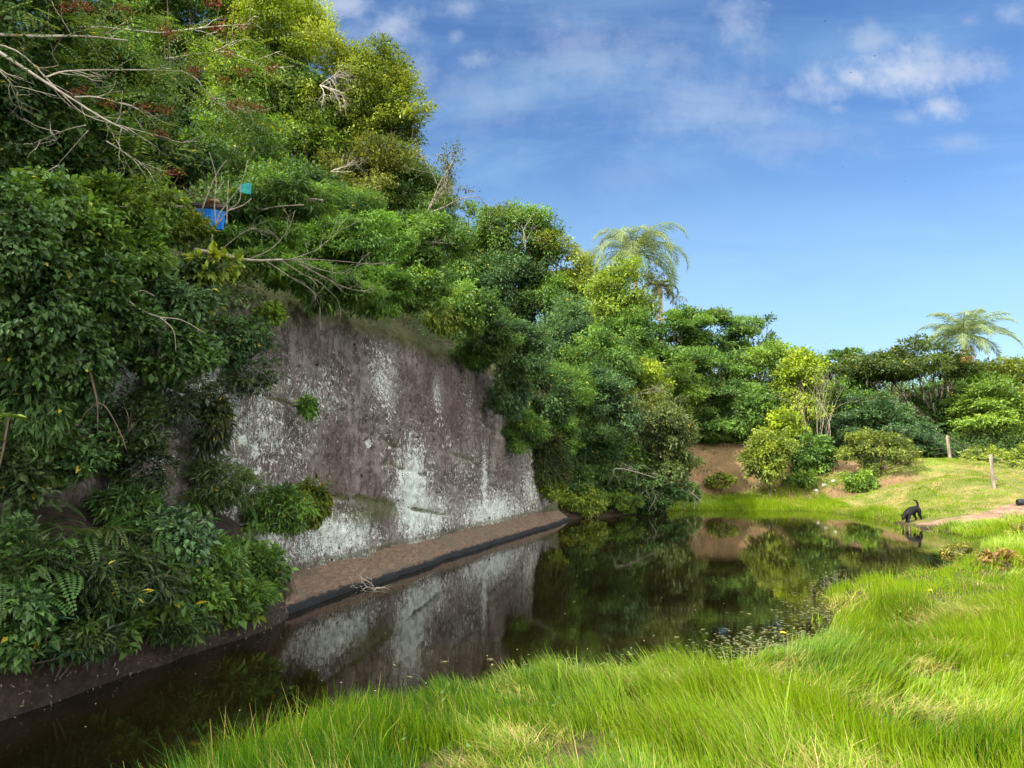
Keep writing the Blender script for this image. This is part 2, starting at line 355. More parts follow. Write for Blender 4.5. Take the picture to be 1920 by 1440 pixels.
for (a, b_), (c_, d_) in LINES:
    t = (UU - a) / (c_ - a); zl = b_ + (d_ - b_) * t + .10 * (fbm(UU * 1.4, UU * 0 + a, 41) - .5)
    msk = sst(-.02, .1, t) * (1 - sst(.9, 1.02, t)); dz = Z - zl
    crack = np.maximum(crack, msk * np.exp(-(dz / .05) ** 2) * sst(.35, .6, fbm(UU * 1.7, Z * 0 + a, 44))); disp = disp + msk * (.022 * (1 - sst(-.12, .01, dz)) * sst(-.8, -.1, dz) - .035 * np.exp(-(dz / .035) ** 2)) * (.4 + 1.2 * fbm(UU * 2, Z * 0 + c_, 43))
s1 = s0 + disp * sst(-.1, .3, Z)
lich = np.zeros_like(UU)
for uc, zc, ru, rz, st in [(4.3, 1.2, 1.0, 1.3, 1.0), (4.9, .8, 1.7, .7, .8), (9.0, .7, 3.2, .55, .85), (8.4, 1.4, .35, 1.2, .8), (12.5, 1.1, 2.5, 1.0, .6), (6.8, 1.7, 1.6, .7, .45), (-.6, 2.4, 2.0, 1.1, .55), (-2.6, 2.6, 1.1, .9, .6), (-1.4, 3.0, .8, .6, .6),
                           (1.5, .75, 1.6, .5, .85), (-.6, .9, 1.5, .6, .8), (3.2, 3.4, .7, .9, .62), (5.6, 3.3, .35, .8, .55), (.9, 2.9, 1.2, .7, .5), (7.2, 3.0, .5, .8, .35), (10.5, 2.3, 1.4, .9, .4), (-5, 1.6, 1.8, 1.2, .45)]:
    lich = np.maximum(lich, st * np.exp(-(((UU - uc) / ru) ** 2 + ((Z - zc) / rz) ** 2)))
# round lichen rosettes, left of centre
for uc, zc, r_ in [(-.42, 2.05, .13), (-.75, 2.2, .10), (-.25, 2.28, .09), (-.9, 1.9, .08), (-.3, 1.8, .07), (-.55, 1.6, .09), (-.2, 1.5, .08), (-.85, 1.45, .06), (2.6, 2.25, .12), (-.5, 1.25, .06), (-1.0, 1.7, .05)]:
    rr = np.hypot((UU - uc) / .8, Z - zc) / r_; lich = np.maximum(lich, 1.15 * (1 - sst(.55, 1.15, rr)) * (0.6 + .4 * sst(.2, .7, rr)))
moss = np.clip(crack * .9 + 1.5 * np.exp(-((ZV - 1.02) / .15) ** 2) + .8 * np.exp(-(((UU - 2.6) / 1.6) ** 2 + ((Z - 1.05) / .35) ** 2)) + .7 * sst(12.5, 15, UU) + .5 * (1 - sst(-4.5, -2, UU)) + .8 * np.exp(-(Z - .42) ** 2 / .012) * .8, 0, 1)
dark = np.clip(.9 * np.exp(-(((UU - 5.2) / 1.2) ** 2 + ((Z - 2.9) / .8) ** 2)) + .6 * np.exp(-(((UU - 1.2) / 1.2) ** 2 + ((Z - 1.8) / .7) ** 2)) + .5 * np.exp(-(((UU - 7.0) / 1.2) ** 2 + ((Z - 3.0) / .8) ** 2)), 0, 1)
CX, CY = wpos(s1, UU)
k = len(us); ii = np.arange(len(zv) - 1)[:, None] * k + np.arange(k - 1)[None]
F = np.stack([ii, ii + 1, ii + k + 1, ii + k], -1).reshape(-1, 4)
me = mesh_np('rock_cliff', np.stack([CX, CY, Z], -1).reshape(-1, 3), F, {'lichen': ('POINT', lich.ravel()), 'moss': ('POINT', moss.ravel()), 'red': ('POINT', dark.ravel()), 'au': ('POINT', UU.ravel()), 'az': ('POINT', Z.ravel())}, smooth=True)
m, n = new_mat('weathered_rock')
cx_ = n.new('ShaderNodeCombineXYZ'); n.l.new(A('au'), cx_.inputs[0]); n.l.new(A('az'), cx_.inputs[1]); uv = cx_.outputs[0]
A = lambda k: n.new('ShaderNodeAttribute', attribute_name=k).outputs['Fac']
cx_ = n.new('ShaderNodeCombineXYZ'); n.l.new(A('au'), cx_.inputs[0]); n.l.new(A('az'), cx_.inputs[1]); uv = cx_.outputs[0]
blot = n.noise(uv, 1.6, 5, .6); streak = n.noise(n.mapping(uv, (7, .8, 1)), 1.6, 6, .65, .3); speck = n.noise(n.mapping(uv, (1.7, .8, 1)), 16, 5, .75); tiny = n.noise(uv, 55, 3, .7); pit = n.noise(uv, 11, 2, .4)
rock = n.mix(n.ramp(blot, .35, .65), (0.100, 0.080, 0.068), (0.200, 0.180, 0.160)); rock = n.mix(n.ramp(streak, .46, .62), rock, (0.055, 0.042, 0.037))
rock = n.mix(n.math('MULTIPLY', A('red'), .75), rock, (0.078, 0.053, 0.045))
grey = n.math('MULTIPLY', n.ramp(speck, .52, .68), .42); rock = n.mix(grey, rock, (0.34, 0.33, 0.305))
dash = n.noise(n.mapping(uv, (30, 9, 1)), 1.0, 3, .6); rock = n.mix(n.math('MULTIPLY', n.ramp(dash, .57, .64), n.ramp(n.math('ADD', n.noise(uv, .7, 3, .5), n.math('MULTIPLY', A('lichen'), .7)), .50, .95)), rock, (0.72, 0.74, 0.69)); rock = n.mix(n.math('MULTIPLY', n.ramp(n.noise(n.mapping(uv, (34, 13, 1), loc=(5, 9, 0)), 1.0, 3, .6), .58, .68), .8), rock, (0.05, 0.042, 0.038))
f = n.math('ADD', A('lichen'), n.math('ADD', n.math('MULTIPLY', n.math('SUBTRACT', speck, .5), 2.0), n.math('MULTIPLY', n.math('SUBTRACT', streak, .5), 1.6)))
f = n.math('ADD', f, n.math('MULTIPLY', n.math('SUBTRACT', tiny, .5), 1.3))
rock = n.mix(n.math('MULTIPLY', n.ramp(f, .45, .85), .9), rock, n.mix(n.ramp(tiny, .4, .6), (0.40, 0.46, 0.41), (0.70, 0.75, 0.69)))
mf = n.math('ADD', A('moss'), n.math('MULTIPLY', n.math('SUBTRACT', speck, .5), 1.5)); rock = n.mix(n.math('MULTIPLY', n.ramp(mf, .4, .85), .85), rock, n.mix(n.ramp(tiny, .4, .6), (0.035, 0.045, 0.012), (0.09, 0.10, 0.03)))
rock = n.mix(n.ramp(pit, .70, .74), rock, (0.012, 0.010, 0.009))
p = n.new('ShaderNodeBsdfPrincipled'); n.l.new(rock, p.inputs['Base Color']); p.inputs['Roughness'].default_value = .9; p.inputs['Specular IOR Level'].default_value = .2
b = n.new('ShaderNodeBump'); b.inputs['Distance'].default_value = .05; b.inputs['Strength'].default_value = .9
n.l.new(n.math('ADD', speck, n.math('ADD', n.math('MULTIPLY', tiny, .5), n.math('MULTIPLY', n.ramp(pit, .70, .74), -.8))), b.inputs['Height']); n.l.new(b.outputs[0], p.inputs['Normal'])
finish(n, p.outputs[0])
tag(link('rock_cliff', me, m), 'sheer brown rock face streaked with pale lichen along the pond', None, None, 'structure')

# shelf of brown rock along its foot
us2 = np.arange(-5, 16.6, .06); prof = np.array([(.56, -.5), (.45, -.05), (.43, .03), (.41, .08), (.37, .12), (.30, .17), (.20, .23), (.10, .30), (-.02, .37), (-.12, .41), (-.3, .42)])
UU2, PI_ = np.meshgrid(us2, np.arange(len(prof))); ps = prof[PI_, 0]; pz = prof[PI_, 1]
wid = 1.0 + .45 * (fbm(UU2 * 1.1, UU2 * 0, 51) - .5) - .25 * sst(12, 16.5, UU2)
sS = ps * wid * (1) - .10 * np.clip(UU2 - 15.0, 0, 9) ** 2 + (fbm(UU2 * 3, PI_ * .7, 52) - .5) * .07; zS = pz * (1 + .3 * (fbm(UU2 * .9, UU2 * 0 + 4, 53) - .5)) + (fbm(UU2 * 4, PI_ * .8, 54, 5) - .5) * .085
sS = sS + (fbm(UU2 * .55, .5 * .45 + 0 * UU2, 31) - .5) * .32
zS = np.where(zS > 0, zS * (1 - 1.15 * sst(14.9, 16.6, UU2)), zS) - .1 * sst(15.8, 16.6, UU2)
LX, LY = wpos(sS, UU2); k = len(us2); ii = np.arange(len(prof) - 1)[:, None] * k + np.arange(k - 1)[None]
me = mesh_np('rock_ledge', np.stack([LX, LY, zS], -1).reshape(-1, 3), np.stack([ii, ii + 1, ii + k + 1, ii + k], -1).reshape(-1, 4), {'hz': ('POINT', zS.ravel())}, smooth=True)
m, n = new_mat('brown_ledge'); geo = n.new('ShaderNodeNewGeometry'); pos = geo.outputs['Position']
A = lambda k: n.new('ShaderNodeAttribute', attribute_name=k).outputs['Fac']
l1 = n.noise(n.mapping(pos, (5, 1.1, 14), rot=(0, 0, R(18))), 3, 8, .8); l2 = n.noise(pos, 30, 4, .7)
lc = n.mix(n.ramp(l1, .3, .7), (0.070, 0.046, 0.033), (0.235, 0.155, 0.108)); lc = n.mix(n.ramp(l2, .52, .70), lc, (0.06, 0.045, 0.032)); lc = n.mix(n.ramp(n.noise(pos, 1.4, 5, .7), .45, .68), lc, (0.115, 0.098, 0.07))
wet = n.ramp(n.math('ADD', A('hz'), n.math('MULTIPLY', n.math('SUBTRACT', l1, .5), .16)), .13, .07); lc = n.mix(wet, lc, (0.012, 0.014, 0.016))
lc = n.mix(n.ramp(n.math('ADD', A('hz'), n.math('MULTIPLY', n.math('SUBTRACT', l2, .5), .2)), .40, .48), lc, (0.07, 0.07, 0.025))
p = n.new('ShaderNodeBsdfPrincipled'); n.l.new(lc, p.inputs['Base Color']); p.inputs['Roughness'].default_value = .8; p.inputs['Specular IOR Level'].default_value = .25
b = n.new('ShaderNodeBump'); b.inputs['Distance'].default_value = .03; n.l.new(n.math('ADD', l1, l2), b.inputs['Height']); n.l.new(b.outputs[0], p.inputs['Normal']); finish(n, p.outputs[0])
tag(link('rock_ledge', me, m), 'low brown rock shelf with a wet black waterline below the cliff', None, None, 'structure')

# earth bank left, in front of the cliff foot
us3 = np.arange(-14, 0.9, .07); vs = np.linspace(0, 1, 26); UU3, VV = np.meshgrid(us3, vs)
fade = 1 - sst(-1.7, .75, UU3); hb = .12 + (.80 + .25 * (fbm(UU3 * .7, UU3 * 0, 61) - .5)) * fade
sB = (.72 + .25 * (fbm(UU3 * .8, 0 * UU3, 62) - .5)) * (1 - sst(.05, 1, VV) * .98) + .10 * np.sin(VV * 3.1) * fade + (fbm(UU3 * 3, VV * 5, 63) - .5) * .12 - .15 * sst(.8, 1, VV) + .05
zB = -.4 + (hb + .4) * np.minimum(1, VV * 1.45) + .55 * fade * sst(.55, 1, VV) + (fbm(UU3 * 4, VV * 5, 64) - .5) * .07
sB = sB * (.55 + .45 * fade) - .1 * (1 - fade)
BX, BY = wpos(sB, UU3); k = len(us3); ii = np.arange(len(vs) - 1)[:, None] * k + np.arange(k - 1)[None]
me = mesh_np('earth_bank', np.stack([BX, BY, zB], -1).reshape(-1, 3), np.stack([ii, ii + 1, ii + k + 1, ii + k], -1).reshape(-1, 4), smooth=True)
tag(link('earth_bank', me, plain('dark_earth', (0.026, 0.018, 0.013), .95, .6, 16, bump=1.0)), 'dark bare earth bank along the water below the ferns', None, None, 'structure')
def bank_pt(u, v):
    """point on the earth bank"""
    i = int(np.clip(np.searchsorted(us3, u), 0, len(us3) - 1)); j = int(np.clip(round(v * 25), 0, 25)); return Vector((BX[j, i], BY[j, i], zB[j, i]))

# ------------------------------------------------------------------ foliage
def leaf_quads(P, D, N, L, W, lift=.12, droop=.15):
    n_ = len(P); D = unit(D); S = unit(np.cross(D, N)); N = np.cross(S, D); L = np.broadcast_to(L, (n_,))[:, None]; W = np.broadcast_to(W, (n_,))[:, None]
    mid = P + D * L * .45 + N * (-lift * W)
    V = np.stack([P, mid + S * W * .5 + N * lift * 2 * W, P + D * L - N * droop * L, mid - S * W * .5 + N * lift * 2 * W], 1)
    return V.reshape(-1, 3)
def crown_arrays(rg, rad, nclump, clr, L, W, lai=5.0, shell=.55, flat=.62, droop=.25, hang=0.0, spikes=0, top_only=0.0, hole=0.0):
    rx, ry, rz = rad
    d = unit(rg.normal(size=(nclump, 3))); 
    if top_only: d[:, 2] = np.abs(d[:, 2]) * (1 - top_only) + d[:, 2] * top_only if top_only < 1 else d[:, 2]
    r = (shell + (1 - shell) * rg.random(nclump)) * (.86 + .28 * rg.random(nclump))
    cc = d * r[:, None] * np.array([rx, ry, rz]) * .86
    cr = clr * (rx * rz) ** .5 * (.6 + .75 * rg.random(nclump))
    area = np.pi * rx * rz; n_ = int(lai * area / (.5 * L * W)); n_ = max(200, min(n_, 110000))
    wgt = cr ** 2; idx = rg.choice(nclump, n_, p=wgt / wgt.sum())
    q = unit(rg.normal(size=(n_, 3))) * (rg.random(n_) ** .42)[:, None]; 
    # sprays: group leaves of a clump along a few twigs
    tw = unit(rg.normal(size=(nclump, 14, 3))); tsel = tw[idx, rg.integers(0, 14, n_)]; tt_ = rg.random(n_) ** .6
    spray = tsel * tt_[:, None] + rg.normal(size=(n_, 3)) * .13
    q = np.where((rg.random(n_) < .62)[:, None], spray, q)
    off = q * cr[idx][:, None] * np.array([1.15, 1.15, flat * 1.25])
    off[:, 2] -= hang * np.abs(q[:, 0] * q[:, 1]) * cr[idx] * 2
    P = cc[idx] + off
    rad_ = unit(off + .35 * cc[idx])
    D = rad_ * .9 + rg.normal(size=(n_, 3)) * .55; D[:, 2] -= droop + hang
    N = np.array([0, 0, 1.0]) + rad_ * .55 + rg.normal(size=(n_, 3)) * .45
    Ls = L * np.clip(np.exp(rg.normal(size=n_) * .36), .4, 2.0); V = leaf_quads(P, D, N, Ls, W * Ls / L)
    v = np.clip(.42 + .22 * rg.normal(size=nclump)[idx] + .2 * rg.normal(size=n_), 0, .99); v[rg.random(n_) < .006] = 1.0
    F = np.arange(n_ * 4, dtype=np.int32).reshape(-1, 4)
    return V, F, v, cc, cr
KIND = {  # leaf length, width, clumps, clump radius, lai, flat, droop
    'fine':  (.050, .028, 50, .30, 5.2, .62, .15), 'broad': (.058, .032, 48, .31, 4.6, .60, .3), 'feather': (.066, .018, 44, .32, 6.5, .5, .35), 'vine': (.044, .032, 48, .30, 4.6, .9, .7),
    'layer': (.070, .040, 48, .30, 5.0, .34, .12), 'sparse': (.085, .045, 26, .24, 2.2, .6, .3), 'thin': (.065, .032, 30, .22, 1.2, .7, .2), 'hang': (.075, .026, 34, .28, 5.5, 1.2, .9)}
DARK = (.048, .115, .030); MID = (.080, .175, .034); LIGHT = (.125, .235, .036); LIME = (.18, .275, .022); OLIVE = (.16, .235, .034); BLUEG = (.060, .135, .055); YEL = (.19, .29, .02); FERNC = (.085, .20, .036); PALEG = (.19, .24, .10)
WARN = []
def plant(name, px, py, rx, rz, h, kind, col, label, cat, seed, Y=None, group=None, trunk=True, lai=None, depth=1.0, bark=None, wall=None, tr=1.0, glossy=False, twigs=None, maxY=60, partname=None):
    rg = np.random.default_rng(seed)
    a, b = ray(px, py)
    if wall is not None:                                  # growing on the cliff face, 'wall' metres out
        Y = None
        for yy in np.arange(3, 40, .03):
            if su(a * yy, yy)[0] <= wall: Y = yy; break
        Y = Y or 8
    if Y is None:
        yy = np.arange(4.5, maxY, .1); gzv = ground(a * yy, yy); ok = np.where(CAM_H + b * yy <= gzv + h)[0]
        Y = yy[ok[0]] if len(ok) else maxY
    c = np.array([a * Y, Y, CAM_H + b * Y]); pm = Y / FPX
    L, W, nc, clr, lai0, flat, dr = KIND[kind]; Lm = max(L, 2.4 * Y / 720); W = W * Lm / L; L = Lm
    rad = (rx * pm, rx * pm * depth, rz * pm)
    V, F, v, cc, cr = crown_arrays(rg, rad, nc, clr, L, W, (lai or lai0) * 1.35, flat=flat, droop=dr)
    g = gz(c[0], c[1]); foot = np.array([c[0] + rg.normal() * .1 * rad[0], c[1] + .12 * rad[1], 0]); foot[2] = gz(foot[0], foot[1]) - .05
    if wall is not None: 
        X_, Y_ = wpos(-.05, su(c[0], c[1])[1]); foot = np.array([X_, Y_, c[2] - rad[2] * .3])
    if foot[2] > c[2] - rad[2] * .1: foot[2] = c[2] - rad[2] * .5
    e = thing(name, foot, label, cat, group)
    istree = cat in ('tree',)
    me = mesh_np(partname or ('crown' if istree else 'foliage'), V + (c - foot), F, {'v': ('FACE', v)})
    link(partname or ('crown' if istree else 'foliage'), me, GLOSSY if glossy else LEAF, e, col)
    if trunk:
        T = Tubes(); hgt = c[2] - foot[2]; r0 = max(.012, .035 * (rad[0] * rad[2]) ** .5 * tr + .008 * hgt)
        fork = (c - foot) * np.array([.8, .8, .55 if istree else .3]); mid = fork * .5 + rg.normal(size=3) * .05 * rad[0]
        T.add(curve_pts([np.zeros(3), mid, fork], 8), np.linspace(r0, r0 * .7, 9)[:len(curve_pts([np.zeros(3), mid, fork], 8))], 7)
        for i in rg.permutation(nc)[:min(nc, twigs or 16)]:
            tip = (c - foot) + cc[i] * 1.02; m1 = fork * .45 + tip * .55 + np.array([0, 0, -.08 * rad[2]]) + rg.normal(size=3) * .06 * rad[0]
            pts = curve_pts([fork * (.75 + .25 * rg.random()), m1, tip], 8); T.add(pts, np.linspace(r0 * .45, max(.004, r0 * .08), len(pts)), 5)
        T.build('trunk' if istree else 'stem', bark or BARK, e)
    if h and wall is None and abs(c[2] - g - h) > 1.2: WARN.append((label, round(Y, 1), round(float(c[2] - g), 2)))
    return e

def branchy(T, rg, p, d, length, r, lev, spread=.7, nb=3, grav=0.0, k=5, wig=.16):
    """one bare branch with side twigs, recursively"""
    n_ = 7; pts = [np.array(p, float)]; d = unit(np.array(d, float))
    for i in range(n_ - 1):
        d = unit(d + rg.normal(size=3) * wig + np.array([0, 0, grav])); pts.append(pts[-1] + d * length / (n_ - 1))
    rr = np.linspace(r, r * .45 if lev else r * .25, n_); T.add(pts, rr, k)
    if lev:
        for j in range(nb):
            i = int(rg.integers(2, n_)); dd = unit(unit(pts[i] - pts[i - 1]) + rg.normal(size=3) * spread)
            branchy(T, rg, pts[i], dd, length * (.45 + .3 * rg.random()), rr[i] * .65, lev - 1, spread, nb, grav, max(4, k - 1), wig)

# ------------------------------------------------------------------ trees and shrubs of the hill, left
T_, S = 'tree', 'shrub'
HILL = [
 # name, px, py, rx, rz, height of centre, leaf kind, colour, label
 ('tree', 505, 55, 135, 95, 2.4, 'fine', LIME, 'yellow-green tree on the skyline left of the first gap of cloudy sky', T_),
 ('tree', 350, 20, 130, 85, 2.6, 'fine', MID, 'mid green tree at the top edge, left of the yellow-green skyline tree', T_),
 ('tree', 190, -5, 120, 80, 2.6, 'broad', MID, 'broad-leaved tree at the top edge above the pale bare boughs', T_),
 ('tree', 50, 40, 110, 100, 2.2, 'broad', DARK, 'dark tree filling the top left corner behind pale boughs', T_),
 ('tree', 655, 165, 100, 110, 2.6, 'fine', OLIVE, 'round olive-topped tree, tallest against the clouds', T_),
 ('tree', 735, 250, 68, 115, 2.2, 'fine', OLIVE, 'olive tree with the steep right edge against blue sky', T_),
 ('tree', 575, 215, 80, 85, 1.8, 'fine', DARK, 'dark tree behind the bleached dead twigs high on the hill', T_),
 ('tree', 470, 195, 105, 80, 1.7, 'broad', LIGHT, 'bright green tree under the yellow-green skyline tree', T_),
 ('tree', 325, 150, 110, 80, 1.7, 'broad', MID, 'leafy tree behind the red seed bunches', T_),
 ('tree', 190, 150, 100, 85, 1.6, 'feather', MID, 'feathery tree behind the crossing pale boughs', T_),
 ('tree', 45, 210, 110, 100, 1.5, 'broad', DARK, 'dark leafy tree at left edge under the pale boughs', T_),
 ('shrub', 565, 305, 110, 80, 1.5, 'fine', LIGHT, 'light green billowing bush halfway up the hill below the dead twigs', S),
 ('shrub', 700, 345, 95, 75, 1.6, 'fine', (.11, .15, .03), 'pale yellowish bush with soft rounded top beside the open sky', S),
 ('tree', 775, 400, 72, 85, 1.8, 'feather', MID, 'slender leaning tree just left of the thin sparse one', T_),
 ('shrub', 430, 275, 100, 70, 1.4, 'broad', MID, 'glossy bush above the teal panel', S),
 ('shrub', 290, 265, 100, 75, 1.4, 'broad', DARK, 'dark bush between the red seed bunches and the blue panel', S),
 ('shrub', 140, 290, 100, 80, 1.3, 'broad', DARK, 'shadowy bush below the crossing pale boughs', S),
 ('shrub', 25, 350, 80, 90, 1.2, 'vine', DARK, 'very dark bush at the left edge above the hanging curtain of leaves', S),
 ('shrub', 530, 375, 85, 60, 1.2, 'broad', DARK, 'dark bush right of the teal panel', S),
 ('shrub', 640, 415, 85, 60, 1.2, 'feather', MID, 'feathery bush under the pale yellowish one', S),
 ('tree', 880, 430, 85, 62, 1.9, 'sparse', MID, 'open-crowned tree where the skyline dips right of the steep tree', T_),
 ('tree', 965, 455, 85, 70, 2.0, 'broad', MID, 'rounded skyline tree second left of the tall palm', T_),
 ('tree', 1050, 490, 75, 62, 2.0, 'sparse', OLIVE, 'loose olive skyline tree next left of the tall palm', T_),
 ('shrub', 150, 395, 75, 60, .7, 'broad', MID, 'leafy bush over the bare slope between the yellow-tipped bush and the left edge mass', S),
 ('shrub', 90, 360, 70, 60, .7, 'fine', DARK, 'dark small-leaved bush behind the left edge mass', S),
 ('shrub', 215, 345, 80, 60, .8, 'feather', LIGHT, 'light feathery bush above the yellow-tipped bush', S),
 ('shrub', 225, 410, 70, 65, 1.1, 'broad', LIGHT, 'bush with yellowish young tips left of the blue panel', S),
 ('shrub', 310, 440, 70, 55, .9, 'broad', OLIVE, 'bush with reddish-yellow tips just left of the blue panel', S),
 ('shrub', 110, 430, 85, 75, 1.0, 'feather', MID, 'feathery bush left of the yellow-tipped bush', S),
 ('shrub', 470, 455, 85, 42, .7, 'feather', FERNC, 'low ferny bush below the blue panel on the cliff edge', S),
 ('shrub', 590, 470, 95, 55, .8, 'feather', FERNC, 'bright ferny bush above the long bare overhanging branch', S),
 ('shrub', 742, 440, 70, 62, 1.0, 'sparse', (.10, .18, .05), 'whorl-leaved bush with pale stems above the cliff rim', S),
 ('shrub', 660, 530, 75, 40, .5, 'feather', FERNC, 'drooping ferny bush on the cliff rim right of the bare branch', S),
 ('shrub', 760, 518, 75, 44, .7, 'feather', MID, 'ferny bush on the cliff rim above the dark red stain', S),
 ('shrub', 850, 520, 85, 60, 1.0, 'broad', MID, 'bushy growth above the middle of the cliff rim', S),
 ('shrub', 840, 585, 52, 38, .4, 'feather', OLIVE, 'dry olive tuft hanging over the right half of the cliff rim', S),
 ('shrub', 935, 545, 85, 65, 1.2, 'fine', BLUEG, 'blue-green bush above the right part of the cliff', S),
 ('tree', 1020, 580, 95, 75, 1.8, 'fine', MID, 'dense green tree over the far end of the cliff', T_),
 ('shrub', 930, 650, 70, 62, .8, 'broad', DARK, 'dark bush spilling over the far cliff rim', S),
 ('tree', 1090, 550, 70, 62, 2.2, 'fine', OLIVE, 'olive tree below left of the tall palm fronds', T_),
]
for i, (nm, px, py, rx, rz, h, kd, col, lab, cat) in enumerate(HILL):
    k_ = 1.28 if h < 1.75 else 1.08; rx *= k_; rz *= k_
    plant(nm, px, py, rx, rz, h, kd, col, lab, cat, 100 + i, twigs=10)
RIM = [
 (395, 545, 60, 24, .15, 'sparse', OLIVE, 'thin dry plants on the bare brown left end of the cliff rim'),
 (480, 545, 45, 26, .2, 'feather', MID, 'small fern clump on the rim under the long bare branch'),
 (560, 565, 55, 30, .3, 'feather', FERNC, 'fern clump hanging from the rim where the bare twigs droop'),
 (640, 585, 60, 36, .35, 'feather', MID, 'hanging fern fringe right of the drooping bare twigs'),
 (715, 595, 58, 40, .4, 'feather', FERNC, 'bright fern fringe on the rim above the pale green streak'),
 (785, 590, 50, 40, .4, 'fine', MID, 'leafy fringe on the rim left of the dry olive tuft'),
 (880, 625, 50, 42, .5, 'broad', MID, 'leafy fringe on the rim right of the dry olive tuft'),
 (915, 680, 42, 44, .5, 'feather', DARK, 'dark fern fringe stepping down the far rim'),
 (965, 705, 55, 55, .7, 'fine', BLUEG, 'blue-green bush hanging low over the far third of the rock face'),
 (690, 500, 75, 45, -.5, 'feather', FERNC, 'feathery green bush between the whorl-leaved bush and the cliff rim'),
 (800, 490, 70, 60, -.8, 'fine', MID, 'dense bush right of the whorl-leaved bush'),
 (540, 420, 80, 40, -.8, 'feather', MID, 'feathery bush above the bare twigs, right of the dark hollow'),
 (350, 548, 50, 22, -.1, 'broad', DARK, 'dark bush under the blue panel at the left end of the bare branch'),
 (285, 430, 50, 42, -.6, 'broad', LIGHT, 'light leafy bush just left of the blue panel'),
 (460, 440, 45, 20, -1.2, 'broad', DARK, 'dark low bush in the hollow under the teal panel'),
]
for i, (px, py, rx, rz, off, kd, col, lab) in enumerate(RIM):
    plant('shrub', px, py - 48, rx * 1.3, rz * 1.1, None, kd, col, lab, S, 240 + i, wall=off + .12, depth=.75, twigs=10, bark=TWIG)
for i, (X, Y, z, r_, lab) in enumerate([(-8.6, 5.2, 9.6, 2.2, 'tall unseen tree added outside the left edge to cast shade, nearest to the pale boughs'), (-8.9, 2.4, 9.8, 2.4, 'tall unseen tree added on the hill beside the camera to cast shade, outside the left edge')]):  # out-of-view trees, added to throw shade on the near shore
    rg = np.random.default_rng(950 + i); foot = np.array([X, Y, gz(X, Y) - .1]); e = thing('tree', foot, lab, 'tree'); V, F, v, cc, cr = crown_arrays(rg, (r_, r_, r_ * .95), 40, .32, .12, .065, 4.5)
    link('crown', mesh_np('crown', V + np.array([X, Y, z]) - foot, F, {'v': ('FACE', v)}), LEAF, e, MID); T = Tubes(); h_ = z - foot[2]; T.add(curve_pts([(0, 0, 0), (.1, 0, h_ * .5), (0, 0, h_)], 8), [.16, .08], 8); T.build('trunk', BARK, e)
